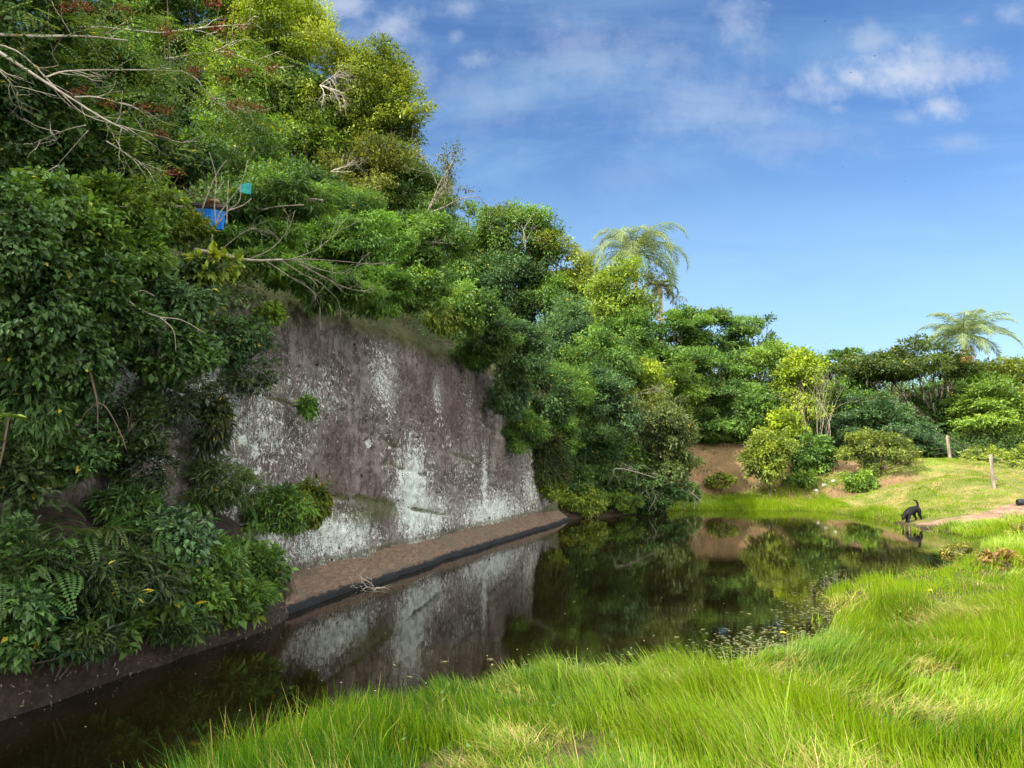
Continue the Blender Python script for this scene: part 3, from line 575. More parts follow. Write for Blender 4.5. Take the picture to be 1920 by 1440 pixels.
# on and over the cliff face
WALLP = [
 ('creeper', 150, 430, 85, 60, .45, 'broad', MID, 'leafy creeper covering the rock between the left edge mass and the yellow-tipped bush', 'creeper', 1),
 ('creeper', 85, 375, 80, 55, .5, 'vine', MID, 'creeper draped high on the rock under the lowest pale bough', 'creeper', 1),
 ('creeper', 210, 375, 70, 55, .3, 'fine', LIGHT, 'light small-leaved creeper left of the yellow-tipped bush', 'creeper', 1),
 ('creeper', 250, 430, 70, 45, .3, 'broad', MID, 'leafy creeper under the yellow-tipped bush', 'creeper', 1),
 ('creeper', 1045, 830, 34, 55, .45, 'fine', MID, 'green creeper on the last visible edge of the rock face', 'creeper', 1.1),
 ('creeper', 1035, 915, 24, 30, .35, 'fine', OLIVE, 'olive creeper at the foot of the rock near the shelf end', 'creeper', 1),
 ('creeper', 60, 560, 90, 130, .55, 'vine', DARK, 'dark curtain of creeper hanging at the left edge above the rock', 'creeper', 1),
 ('creeper', 55, 740, 75, 110, .35, 'hang', DARK, 'thin dark creeper strands low at the left edge', 'creeper', 1),
 ('creeper', 20, 430, 90, 110, .7, 'vine', DARK, 'dark leafy mass at the left edge over the hanging curtain', 'creeper', 1),
 ('creeper', 110, 640, 85, 110, .5, 'vine', DARK, 'thick dark creeper right of the hanging curtain', 'creeper', 1),
 ('creeper', 220, 600, 80, 70, .45, 'broad', DARK, 'dark leafy creeper between the curtain and the blue-green hanging bush', 'creeper', 1),
 ('creeper', 30, 880, 70, 80, .35, 'fine', (.03, .06, .02), 'sparse dark creeper at the left edge below the leaf strands', 'creeper', .6),
 ('shrub', 235, 950, 80, 40, .35, 'feather', DARK, 'dark ferny growth on the rock foot above the bank thickets', 'shrub', .9),
 ('shrub', 170, 540, 95, 75, .6, 'broad', DARK, 'dark bush leaning out from the cliff rim beside the leaf curtain', 'shrub', 1),
 ('shrub', 255, 480, 80, 50, .45, 'broad', MID, 'leafy bush at the left end of the bare brown cliff rim', 'shrub', 1),
 ('shrub', 330, 560, 95, 55, .6, 'broad', BLUEG, 'blue-green bush hanging on the upper left rock under the rim', 'shrub', 1),
 ('shrub', 310, 660, 110, 55, .55, 'broad', DARK, 'wide dark bush hanging across the left rock face', 'shrub', 1),
 ('shrub', 435, 635, 75, 55, .45, 'fine', BLUEG, 'greyish small-leaved bush tapering right over the rock', 'shrub', .7),
 ('creeper', 150, 700, 80, 75, .4, 'vine', DARK, 'dark creeper patch left of the wide hanging bush', 'creeper', .9),
 ('creeper', 130, 840, 80, 75, .4, 'broad', DARK, 'dark creeper patch on lower left rock above the ferns', 'creeper', .8),
 ('creeper', 395, 790, 36, 70, .35, 'hang', (.035, .05, .018), 'brownish hanging tuft on the rock left of the white lichen rings', 'creeper', .9),
 ('creeper', 260, 880, 75, 62, .3, 'fine', (.03, .055, .02), 'scraggly creeper on the rock above the left shrub bank', 'creeper', .55),
 ('creeper', 330, 740, 95, 60, .2, 'fine', (.06, .10, .05), 'sparse greyish creeper below the wide hanging bush', 'creeper', .35),
 ('creeper', 470, 700, 60, 45, .15, 'fine', (.06, .105, .045), 'thin creeper sprays on the pale rock right of the hanging bushes', 'creeper', .3),
 ('creeper', 250, 800, 85, 75, .25, 'fine', (.05, .09, .035), 'sparse creeper left of the brownish hanging tuft', 'creeper', .45),
 ('creeper', 400, 900, 80, 60, .2, 'feather', (.055, .10, .035), 'ferny scatter on the rock between the brownish tuft and the bank', 'creeper', .5),
 ('creeper', 420, 540, 80, 45, .2, 'fine', (.07, .115, .04), 'sparse dry creeper under the left end of the bare branch', 'creeper', .2),
 ('shrub', 578, 762, 18, 22, .12, 'feather', FERNC, 'tiny bright green plant rooted in the middle of the bare rock', 'plant', 1),
 ('shrub', 585, 938, 34, 52, .22, 'hang', (.09, .13, .012), 'mossy yellow-green tuft low on the rock face', 'plant', 1.3),
 ('shrub', 520, 955, 70, 45, .3, 'feather', MID, 'ferny plant left of the mossy yellow-green tuft', 'plant', 1),
 ('shrub', 505, 590, 28, 32, .25, 'broad', LIGHT, 'small bright leafed sprig on the bare upper rock', 'plant', .9),
 ('creeper', 905, 655, 50, 40, .45, 'feather', MID, 'ferny creeper hanging where the cliff rim starts to dip', 'creeper', 1),
 ('creeper', 955, 735, 48, 45, .45, 'hang', BLUEG, 'drooping blue-green creeper on the dipping far rim', 'creeper', 1),
 ('creeper', 985, 805, 40, 45, .4, 'feather', MID, 'ferny creeper low on the far end of the rock face', 'creeper', 1),
 ('creeper', 830, 600, 40, 26, .3, 'hang', OLIVE, 'brownish hanging roots and leaves under the middle of the rim', 'creeper', .8),
 ('creeper', 600, 562, 38, 24, .25, 'hang', MID, 'hanging fronds under the rim near the drooping twigs', 'creeper', .8),
 ('creeper', 1010, 740, 75, 75, .5, 'fine', DARK, 'dark creeper mass on the far end of the rock face', 'creeper', 1),
 ('creeper', 1030, 860, 36, 60, .3, 'hang', (.05, .075, .02), 'mossy hanging growth closing the far end of the rock', 'creeper', 1),
]
for i, (nm, px, py, rx, rz, off, kd, col, lab, cat, lf) in enumerate(WALLP):
    plant(nm, px, py, rx, rz, None, kd, col, lab, cat, 300 + i, wall=off, depth=.55, lai=KIND[kd][4] * lf, twigs=12, bark=TWIG, group=None)
# bank plants at the foot, left
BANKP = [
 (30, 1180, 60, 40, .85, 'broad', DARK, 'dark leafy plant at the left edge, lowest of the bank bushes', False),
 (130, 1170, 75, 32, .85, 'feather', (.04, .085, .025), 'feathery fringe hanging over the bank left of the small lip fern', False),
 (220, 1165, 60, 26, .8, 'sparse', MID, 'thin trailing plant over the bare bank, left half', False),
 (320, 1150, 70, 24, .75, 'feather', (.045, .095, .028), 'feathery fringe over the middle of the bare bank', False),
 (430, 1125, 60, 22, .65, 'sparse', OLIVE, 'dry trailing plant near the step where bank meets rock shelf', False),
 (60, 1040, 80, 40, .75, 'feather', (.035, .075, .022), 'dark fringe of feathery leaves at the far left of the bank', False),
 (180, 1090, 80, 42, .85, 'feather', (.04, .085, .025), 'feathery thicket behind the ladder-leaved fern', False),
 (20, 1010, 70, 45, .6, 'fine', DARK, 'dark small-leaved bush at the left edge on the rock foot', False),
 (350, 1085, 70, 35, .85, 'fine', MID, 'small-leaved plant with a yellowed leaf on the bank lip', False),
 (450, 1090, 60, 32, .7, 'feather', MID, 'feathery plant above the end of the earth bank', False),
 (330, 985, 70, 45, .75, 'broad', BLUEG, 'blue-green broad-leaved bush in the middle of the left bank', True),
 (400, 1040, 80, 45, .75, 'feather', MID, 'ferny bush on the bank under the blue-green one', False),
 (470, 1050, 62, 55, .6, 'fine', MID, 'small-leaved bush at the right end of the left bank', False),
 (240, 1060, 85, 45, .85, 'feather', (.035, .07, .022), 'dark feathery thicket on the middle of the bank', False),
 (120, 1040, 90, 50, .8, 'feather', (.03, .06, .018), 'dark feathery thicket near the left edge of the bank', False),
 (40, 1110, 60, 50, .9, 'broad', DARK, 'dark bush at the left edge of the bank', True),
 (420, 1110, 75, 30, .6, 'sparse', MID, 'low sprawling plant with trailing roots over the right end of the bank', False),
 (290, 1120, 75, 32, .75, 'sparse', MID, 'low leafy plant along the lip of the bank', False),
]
for i, (px, py, rx, rz, off, kd, col, lab, gl) in enumerate(BANKP):
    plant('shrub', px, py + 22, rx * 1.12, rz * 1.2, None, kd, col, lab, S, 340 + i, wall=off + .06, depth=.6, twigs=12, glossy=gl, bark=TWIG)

# the right end of the hill coming down to the water
END = [
 ('tree', 1090, 650, 100, 75, 2.0, 'fine', BLUEG, 'blue-green tree sloping from the cliff end towards the pond', T_, None),
 ('tree', 1165, 560, 48, 75, 3.0, 'broad', (.135, .23, .03), 'narrow yellow-green tree directly under the tall palm', T_, 33.5),
 ('tree', 1170, 660, 62, 70, 2.2, 'fine', MID, 'green tree below the narrow yellow-green tree', T_, 32),
 ('shrub', 1200, 720, 50, 45, 1.5, 'broad', LIME, 'bright yellowish bush catching sun beside the grey bare thicket', S, 31),
 ('shrub', 1050, 760, 60, 70, 1.2, 'feather', MID, 'fern-like bush where the rock face disappears', S, 26.5),
 ('shrub', 1120, 760, 65, 60, 1.5, 'fine', BLUEG, 'grey-green bush left of the grey bare thicket', S, 28),
 ('shrub', 1185, 790, 60, 50, 1.4, 'thin', PALEG, 'greyish bush full of fine bare twigs', S, 29),
 ('shrub', 1085, 850, 55, 70, 1.2, 'feather', DARK, 'dark drooping bush at the corner of the pond', S, 27),
 ('shrub', 1075, 905, 45, 42, .9, 'fine', DARK, 'dark bush closing the corner behind the slender pale sapling', S, 27.6),
 ('shrub', 1040, 820, 40, 50, 1.0, 'fine', MID, 'green bush lapping the far edge of the rock face', S, 26.0),
 ('shrub', 1125, 900, 50, 40, .8, 'broad', DARK, 'dark leafy bush behind the foot of the arching branches', S, 29.0),
 ('tree', 1130, 690, 70, 60, 2.5, 'broad', MID, 'green tree in the dip between the cliff end and the far bank', T_, 30),
 ('shrub', 1235, 800, 62, 52, 1.4, 'broad', (.085, .125, .04), 'bush with reddish young leaves leaning over the pond', S, 28.6),
 ('shrub', 1250, 870, 42, 46, 1.0, 'broad', (.075, .125, .035), 'lower bough bush with reddish tips near the water', S, 28.4),
 ('shrub', 1160, 850, 55, 45, 1.0, 'fine', MID, 'bush behind the arching grey roots', S, 28.4),
 ('shrub', 1200, 925, 60, 34, .5, 'fine', DARK, 'dark low bush under the arching grey roots', S, 28.2),
 ('shrub', 1090, 935, 42, 26, .4, 'fine', OLIVE, 'low brownish bush at the end of the rock shelf', S, 27.2),
 ('shrub', 1155, 945, 40, 18, .2, 'feather', LIGHT, 'low grassy green plant at the water right of the rock shelf', S, 27.6),
]
for i, (nm, px, py, rx, rz, h, kd, col, lab, cat, Y) in enumerate(END):
    if py > 895 and px < 1165: Y = None; h = .3
    rx *= 1.22; rz *= 1.25
    plant(nm, px, py, rx, rz, h, kd, col, lab, cat, 380 + i, Y=Y, twigs=12, bark=TWIG if kd == 'thin' else None)

# trees on the far side
BACK = [
 ('tree', 1270, 640, 70, 55, 4, 'layer', MID, 'layered tree right of the tall palm trunk', T_, 42),
 ('tree', 1340, 625, 62, 42, 4, 'layer', MID, 'flat-topped tree at the skyline between palm and spiky tree', T_, 43),
 ('tree', 1415, 630, 52, 44, 4, 'sparse', MID, 'spiky loose-topped tree on the far skyline', T_, 44),
 ('tree', 1345, 700, 78, 52, 4, 'layer', MID, 'bright broad tree above the dark hollow', T_, 38),
 ('tree', 1255, 725, 60, 48, 3.5, 'layer', LIGHT, 'leafy layered tree left of the dark hollow', T_, 36),
 ('tree', 1440, 690, 78, 58, 4, 'fine', LIGHT, 'rounded light green tree middle of the far bank', T_, 40),
 ('tree', 1320, 795, 62, 32, 2.4, 'layer', MID, 'low boughed tree shading the top of the earth bank', T_, 36.6),
 ('tree', 1400, 775, 62, 50, 3, 'fine', MID, 'green tree right of the dark hollow', T_, 37),
 ('tree', 1505, 715, 46, 52, 3, 'broad', LIME, 'yellow-green tree beside the leafless sapling', T_, 36),
 ('shrub', 1480, 795, 42, 36, 2, 'broad', YEL, 'bright yellow shrub on the far bank', S, 34.6),
 ('tree', 1440, 850, 48, 40, 1.9, 'fine', OLIVE, 'small crooked tree at the water with two dark stems', T_, 31.6),
 ('shrub', 1520, 850, 45, 45, 1.4, 'fine', MID, 'mid green shrub on the bank below the leafless sapling', S, 33.5),
 ('shrub', 1500, 900, 32, 20, .5, 'broad', LIGHT, 'small leafy shrub low on the bare earth bank', S, 32.6),
 ('shrub', 1350, 900, 30, 13, .5, 'broad', OLIVE, 'low olive shrub on the left of the earth bank', S, 33.2),
 ('shrub', 1288, 925, 26, 22, .5, 'fine', MID, 'low bush where the earth bank meets the overhanging boughs', S, 31),
 ('tree', 1575, 690, 48, 40, 4, 'layer', MID, 'hazy green tree left of the moss-hung tree', T_, 44),
 ('tree', 1650, 800, 92, 58, 2.5, 'layer', BLUEG, 'wide blue-green bush-like tree beneath the moss-hung tree', T_, 36.5),
 ('shrub', 1650, 845, 78, 48, 1.2, 'sparse', (.12, .175, .03), 'sparse yellow-green shrub with arching stems on the bank', S, 31.8),
 ('shrub', 1612, 905, 32, 24, .5, 'broad', LIGHT, 'small leafy shrub at the foot of the sparse yellow-green one', S, 31),
 ('tree', 1810, 735, 75, 40, 4, 'layer', MID, 'leafy tree hiding the trunk of the smaller palm', T_, 43.5),
 ('tree', 1735, 775, 62, 45, 3, 'fine', DARK, 'dark tree under the right half of the moss-hung crown', T_, 42),
 ('tree', 1600, 745, 60, 45, 3, 'fine', MID, 'green tree behind the leafless sapling', T_, 42),
 ('tree', 1860, 780, 80, 65, 3, 'layer', LIGHT, 'bright green tree behind the fence at right', T_, 39),
 ('tree', 1850, 705, 62, 36, 4, 'fine', OLIVE, 'olive tree under the smaller palm', T_, 46),
 ('tree', 1925, 720, 46, 60, 4, 'sparse', OLIVE, 'thin crowned tree at the right edge', T_, 42),
 ('shrub', 1740, 845, 46, 28, 1, 'fine', DARK, 'dark shrub left of the first fence post', S, 36),
 ('shrub', 1850, 850, 52, 20, .5, 'sparse', OLIVE, 'weedy shrub tangled behind the fence wires', S, 33.5),
 ('shrub', 1925, 860, 42, 30, .6, 'thin', OLIVE, 'dry twiggy shrub at the right edge behind the fence', S, 31),
]
for i, (nm, px, py, rx, rz, h, kd, col, lab, cat, Y) in enumerate(BACK):
    if cat == T_: rx *= 1.12; rz *= 1.3; py += rz * .12
    plant(nm, px, py, rx, rz, None, kd, col, lab, cat, 420 + i, Y=Y, twigs=12)
# dry bush on the right shore
for i, (px, py, rx, rz, Y, col, lab) in enumerate([(1880, 1060, 62, 30, 12.5, (.20, .15, .06), 'dry brownish bush on the right shore above the long grass'), (1800, 1035, 40, 16, 15.5, (.15, .17, .035), 'low yellowish weeds at the right shore beside the dry bush'),
                                                  (1930, 1000, 46, 18, 17, (.17, .18, .04), 'yellowish weed clump at the right edge below the path')]):
    plant('shrub', px, py, rx, rz, None, 'thin', col, lab, S, 470 + i, Y=Y, lai=2.6, bark=TWIG, twigs=20)

# moss-hung umbrella tree
def moss_tree():
    rg = np.random.default_rng(77); Y = 41.0; c = np.array(at(1695, 690, Y)); pm = Y / FPX; foot = np.array(at(1765, 850, Y)); foot[2] = gz(foot[0], foot[1]) - .1
    e = thing('tree', foot, 'umbrella-shaped tree hung with grey beard moss, dark twisted trunk', 'tree')
    V, F, v, cc, cr = crown_arrays(rg, (150 * pm, 3.4, 46 * pm), 56, .34, .15, .075, 7.5, shell=.3, flat=.30, droop=.0, top_only=.75)
    link('crown', mesh_np('crown', V + c - foot, F, {'v': ('FACE', v)}), LEAF, e, (.055, .10, .02))
    T = Tubes(); fork = np.array(at(1755, 790, Y)) - foot
    T.add(curve_pts([np.zeros(3), fork * .5 + [.1, 0, 0], fork], 10), np.linspace(.2, .14, 11), 8)
    tips = []
    for k_ in range(14):
        t = (k_ + .5) / 14; tip = c - foot + np.array([(-1 + 2 * t) * 120 * pm, rg.normal() * 1.3, 8 * pm - abs(t - .5) * 10 * pm]); m1 = fork * .5 + tip * .5 + np.array([0, 0, -.25 + rg.normal() * .3])
        pts = curve_pts([fork, m1, tip], 10); pts[1:-1] += rg.normal(size=pts[1:-1].shape) * .08; T.add(pts, np.linspace(.07, .02, len(pts)), 6); tips.append(pts)
    T.build('trunk', BARK, e)
    M = Tubes()
    for k_ in range(110):
        pts = tips[int(rg.integers(0, 14))]; q = pts[int(rg.integers(4, len(pts)))] + rg.normal(size=3) * [.25, .25, .05]; L = .2 + .55 * rg.random()
        s_ = np.array([q, q + [rg.normal() * .04, 0, -L * .5], q + [rg.normal() * .07, 0, -L]]); M.add(s_, [.035, .045, .006], 4)
    tag(M.build('hanging_moss', MOSSHANG, e), kind='stuff')
moss_tree()

# thin bare-ish trees and saplings
def bare(name, px, py, Y, label, cat, seed, length, dirs, r, mat, lev=3, nb=3, grav=0, spread=.6, leaves=None, z=None, wig=.16):
    rg = np.random.default_rng(seed); p0 = np.array(at(px, py, Y)); 
    if z is not None: p0[2] = gz(p0[0], p0[1]) + z
    e = thing(name, p0, label, cat); T = Tubes()
    for d in dirs: branchy(T, rg, (0, 0, 0), d, length * (.8 + .4 * rg.random()), r, lev, spread, nb, grav, 5, wig)
    T.build('branches', mat, e)
    if leaves:
        n_, L, col = leaves; A_ = np.concatenate([q for q in T.V if len(q) > 4]); sel = A_[rg.integers(0, len(A_), n_)] + rg.normal(size=(n_, 3)) * .07
        V = leaf_quads(sel, rg.normal(size=(n_, 3)) + [0, 0, -.2], rg.normal(size=(n_, 3)) * .5 + [0, 0, 1], L, L * .5)
        link('leaves', mesh_np('leaves', V, np.arange(n_ * 4).reshape(-1, 4), {'v': ('FACE', rg.random(n_) * .9)}), LEAF, e, col)
    return e
bare('thin_tree', 800, 400, 24.0, 'thin sparse tree with open twigs against the sky', 'tree', 501, 1.7, [(.35, 0, 1), (.55, .2, .8), (.7, 0, .4), (.6, -.2, 1.1)], .03, TWIG, 3, 3, leaves=(1500, .10, (.06, .085, .03)))
bare('thin_tree', 1232, 600, 43, 'slender tree with drooping sparse branches right of the palm trunk', 'tree', 502, 2.1, [(.05, 0, 1), (.5, 0, .5), (.6, 0, -.1), (-.3, 0, .8)], .06, TWIG, 3, 3, leaves=(1500, .15, (.07, .11, .03)))
bare('bare_sapling', 1540, 860, 34, 'leafless grey sapling with many upright stems on the far bank', 'sapling', 503, 2.7, [(-.25, 0, 1), (-.1, 0, 1), (.05, .1, 1), (.2, 0, 1), (.12, -.1, 1), (-.4, 0, .9)], .022, TWIG, 2, 4, .03, .35, z=0)
bare('dead_branches', 600, 160, 17.5, 'bleached dead twigs sticking out of the hill canopy', 'branch', 504, .8, [(1, -.6, -.05), (1, -.5, .25), (.8, -.6, -.5), (.9, -.4, -.25), (.3, -.7, -.9)], .012, PALE, 2, 5, -.05, .45)
bare('dead_branches', 620, 322, 15.0, 'short pale dead twigs beside the pale yellowish bush', 'branch', 505, .6, [(1, -.4, .1), (1, -.2, -.1), (.8, -.4, .3)], .007, PALE, 2, 4)
bare('twig_tangle', 1150, 800, 28.2, 'grey tangle of fine bare twigs below the yellowish bush', 'thicket', 506, 1.5, [(.8, -.2, .5), (1, 0, .1), (.7, .1, .7), (.9, -.3, -.1), (.5, 0, .9)], .022, TWIG, 3, 4, -.06, .5)
bare('twig_tangle', 985, 470, 24, 'few bare poles rising among the skyline trees', 'thicket', 507, 1.3, [(-.2, 0, 1), (.05, 0, 1)], .012, TWIG, 2, 3)
# arching grey roots over the water
def arches():
    rg = np.random.default_rng(61); Y = 27.6; p0 = np.array(at(1125, 935, Y)); e = thing('arching_branches', p0, 'arching bare grey branches bending down to the water at the pond corner', 'branch'); T = Tubes()
    for k_ in range(16):
        x1 = 1135 + 170 * rg.random() ** .8; y1 = 915 + 55 * rg.random(); top_ = 850 + 60 * rg.random(); xm = 1120 + (x1 - 1120) * (.3 + .35 * rg.random()); dy = rg.normal(size=3) * .6; sx = rg.normal() * 8
        pts = curve_pts([np.array([sx * .02, rg.normal() * .2, -.05]), np.array(at((1122 + xm) / 2 + rg.normal() * 6, (930 + top_) / 2 + rg.normal() * 10, Y + dy[0])) - p0, np.array(at(xm, top_, Y + dy[0])) - p0, np.array(at(x1 - 6 + rg.normal() * 8, (y1 * .55 + top_ * .45), Y + dy[1])) - p0, np.array(at(x1, y1, Y + dy[1] - .3)) - p0], 16)
        pts = pts + rg.normal(size=pts.shape) * .025
        T.add(pts, np.linspace(.034 if k_ < 4 else .015, .005, len(pts)), 5)
        for q in range(4): branchy(T, rg, pts[int(rg.integers(5, len(pts)))], (rg.normal() * .6, rg.normal() * .3, -.5 + rg.normal() * .4), .55, .008, 1, .8, 3)
    T.build('branches', TWIG, e)
arches()
bare('slender_sapling', 1092, 905, 26.6, 'single thin pale stem standing at the dark corner of the pond', 'stem', 508, 1.7, [(.02, 0, 1)], .02, PALE, 1, 2, wig=.05)

# overhanging long bare branch on the cliff rim
def polyline(T, pts, Ys, r0, r1, base, n_=14, k=6):
    P = [np.array(at(x, y, Y)) - base for (x, y), Y in zip(pts, Ys)]; q = curve_pts(P, n_); T.add(q, np.linspace(r0, r1, len(q)), k); return q
def overhang():
    rg = np.random.default_rng(62); Y = 8.3; p0 = np.array(at(365, 468, Y)); e = thing('bare_branch', p0, 'long grey bare branch lying along the cliff rim with twigs splayed right', 'branch'); T = Tubes()
    a_ = polyline(T, [(365, 468), (420, 478), (470, 488), (530, 487)], [8.3, 8.3, 8.4, 8.6], .022, .014, p0)
    for pts, r in [([(530, 487), (580, 486), (640, 490), (700, 496)], .014), ([(520, 488), (560, 490), (600, 505), (640, 512), (668, 498)], .014), ([(500, 490), (545, 520), (585, 545), (600, 575)], .011), ([(530, 490), (570, 515), (600, 530), (632, 560)], .011),
                   ([(540, 488), (590, 470), (610, 455), (640, 430)], .010), ([(465, 487), (510, 465), (540, 430), (553, 395)], .011), ([(410, 472), (450, 440), (480, 425)], .009), ([(420, 478), (450, 495)], .008), ([(560, 495), (600, 515), (650, 540), (700, 548)], .010)]:
        q = polyline(T, pts, np.linspace(8.45, 8.75, len(pts)), r * .5, .002, p0)
        for j in range(4): i_ = int(rg.integers(3, len(q))); branchy(T, rg, q[i_], unit(q[i_] - q[i_ - 2]) + rg.normal(size=3) * .5, .28, .003, 1, .6, 3)
    T.build('branches', TWIG, e)
    e = thing('bare_shrub', np.array(at(405, 425, 9.0)), 'leafless shrub with forking stems in front of the blue panel', 'shrub'); p0 = np.array(at(405, 425, 9.0)); T = Tubes()
    for pts in [[(405, 425), (402, 385), (405, 340), (400, 310), (392, 285)], [(405, 425), (412, 400), (435, 370), (452, 345), (465, 300)], [(408, 420), (428, 395), (448, 378), (452, 350)], [(428, 395), (455, 385), (472, 372)], [(398, 440), (395, 460), (385, 470)], [(378, 395), (395, 350), (410, 320), (425, 300)], [(402, 365), (420, 340)], [(425, 420), (426, 385), (428, 340)]]:
        polyline(T, pts, np.linspace(9.0, 9.0 + .1, len(pts)), .011, .004, p0, k=5)
    T.build('stem', TWIG, e)
    e = thing('bare_branch', np.array(at(235, 575, 6.7)), 'crooked bare branch arching over the dark bush on the left rock', 'branch'); p0 = np.array(at(235, 575, 6.7)); T = Tubes()
    for pts, r in [([(235, 560), (262, 580), (300, 595), (340, 600), (385, 625)], .013), ([(235, 560), (252, 590), (262, 650)], .009), ([(300, 595), (325, 620), (330, 660)], .008), ([(235, 560), (265, 545), (290, 555)], .007), ([(310, 598), (312, 620)], .006)]:
        polyline(T, pts, np.linspace(6.6, 6.7, len(pts)), r, .003, p0, k=5)
    T.build('branches', TWIG, e)
    e = thing('bare_branch', np.array(at(170, 700, 6.2)), 'dark forked bare branch on the lower left rock', 'branch'); p0 = np.array(at(170, 690, 6.2)); T = Tubes()
    for pts, r in [([(168, 685), (182, 745), (183, 800)], .013), ([(182, 745), (200, 755), (225, 800), (238, 835)], .008), ([(182, 745), (160, 765), (145, 790)], .006)]:
        polyline(T, pts, np.linspace(6.15, 6.15, len(pts)), r, .003, p0, k=5)
    T.build('branches', ROOT, e)
    e = thing('twig_heap', np.array(at(690, 1090, 11.0)), 'small heap of dead twigs in the water against the rock shelf', 'twigs'); p0 = np.array(at_z(690, 1103, .01)); e.location = p0; T = Tubes()
    for j in range(11): branchy(T, rg, (rg.normal() * .22, rg.normal() * .1, .02), (rg.normal(), rg.normal() * .4, .25 * rg.random()), .35, .006, 1, .7, 3)
    T.build('twigs', PALE, e)
overhang()

# near tree with feathered leaves and red seed bunches, reaching in from the left
def seed_tree():
    rg = np.random.default_rng(63); foot = np.array([-7.6, 5.6, 0]); foot[2] = gz(foot[0], foot[1]) - .1
    e = thing('tree', foot, 'tree reaching in from the left with long pale boughs and red seed bunches', 'tree'); T = Tubes()
    start = np.array([-7.3, 6.0, 6.6]) - foot; T.add(curve_pts([np.zeros(3), start * [.5, .5, .5] + [.1, 0, 0], start], 8), np.linspace(.16, .11, 9), 8)
    lines = [([(-60, 62), (60, 68), (150, 68), (240, 76)], 7.0, .022), ([(-60, 60), (40, 125), (110, 170), (190, 220), (240, 245)], 6.6, .020), ([(-60, 75), (30, 95), (100, 160), (160, 215), (235, 238), (310, 258)], 6.7, .010),
             ([(85, 145), (130, 133), (250, 131), (340, 133)], 6.8, .010), ([(-60, 30), (40, 38), (110, 52), (180, 50), (300, 62)], 7.2, .014), ([(140, 182), (180, 182), (230, 195), (275, 208)], 6.8, .009), ([(200, 265), (240, 290), (290, 322)], 7.0, .008),
             ([(340, 133), (370, 150), (400, 190), (440, 200)], 7.2, .008), ([(300, 62), (400, 50), (470, 45)], 7.4, .008), ([(310, 110), (420, 98), (500, 128)], 7.4, .008), ([(-40, 90), (15, 150), (35, 175)], 6.3, .010), ([(165, 245), (125, 290), (90, 330)], 6.9, .007), ([(160, 235), (120, 245), (60, 270)], 6.8, .007)]
    tips = []
    for pts, Y, r in lines:
        q = polyline(T, pts, np.linspace(Y - .1, Y + .3, len(pts)), r, r * .35, foot, 16, 6)
        if pts[0][0] < 0: T.add(np.array([start, (start + q[0]) / 2, q[0]]), [.07, .05, r], 6)
        tips.append(q)
        for j in range(5): i_ = int(rg.integers(4, len(q))); branchy(T, rg, q[i_], unit(q[i_] - q[i_ - 2]) + rg.normal(size=3) * .5, .35, .005, 1, .6, 2)
    T.build('boughs', PALE, e)
    # compound leaves
    Pm, Dm, Nm = [], [], []
    spots = [(x, y) for x, y in [(70, 25), (130, 20), (150, 45), (190, 35), (240, 60), (280, 40), (300, 80), (330, 60), (350, 100), (380, 60), (400, 110), (350, 150), (300, 150), (260, 120), (440, 90), (480, 60), (500, 110), (520, 130), (440, 150), (420, 200), (470, 205), (390, 180), (300, 200), (270, 215), (330, 230), (250, 260), (310, 265), (290, 300), (330, 330), (300, 345), (60, 110), (30, 40), (110, 90), (160, 110), (200, 160), (180, 60), (220, 20)]]
    for x, y in spots:
        for j in range(7):
            base = np.array(at(x + rg.normal() * 16, y + rg.normal() * 14, 7.0 + rg.normal() * .25)) - foot; d = unit(np.array([rg.normal() + .5, rg.normal() * .6, rg.normal() * .5 - .3])); nrm = unit(np.array([rg.normal() * .4, -.4, 1.0])); L = .28 + .12 * rg.random()
            sd_ = unit(np.cross(d, nrm)); m_ = 8
            for q in range(m_):
                t = (q + 1) / m_
                for sg in (-1, 1): Pm.append(base + d * L * t + np.array([0, 0, -.05 * t * t])); Dm.append(sd_ * sg + d * .55); Nm.append(nrm + rg.normal(size=3) * .2)
    n_ = len(Pm); V = leaf_quads(np.array(Pm), np.array(Dm), np.array(Nm), .062 * (.8 + .4 * rg.random(n_)), .022)
    v = np.repeat(np.clip(.45 + .22 * rg.normal(size=n_ // 16 + 1), 0, .99), 16)[:n_]; v[(rg.random(n_) < .01)] = 1
    link('leaves', mesh_np('leaves', V, np.arange(n_ * 4).reshape(-1, 4), {'v': ('FACE', v)}), LEAF, e, (.075, .135, .024))
    for x, y in [(362, 132), (422, 98), (408, 52), (145, 172), (122, 16), (165, 14), (232, 16), (308, 55), (320, 66), (436, 200), (482, 202), (455, 196), (418, 150), (455, 135), (510, 128), (275, 200), (310, 208), (300, 250), (325, 322), (200, 195), (398, 5), (450, 48), (145, 4)]:
        n_ = 90; base = np.array(at(x, y, 6.85)) - foot
        P_ = base + rg.normal(size=(n_, 3)) * [.05, .04, .022]; V = leaf_quads(P_, rg.normal(size=(n_, 3)), rg.normal(size=(n_, 3)), .024, .012)
        link('seed_bunch', mesh_np('seed_bunch', V, np.arange(n_ * 4).reshape(-1, 4)), SEED, e)
seed_tree()

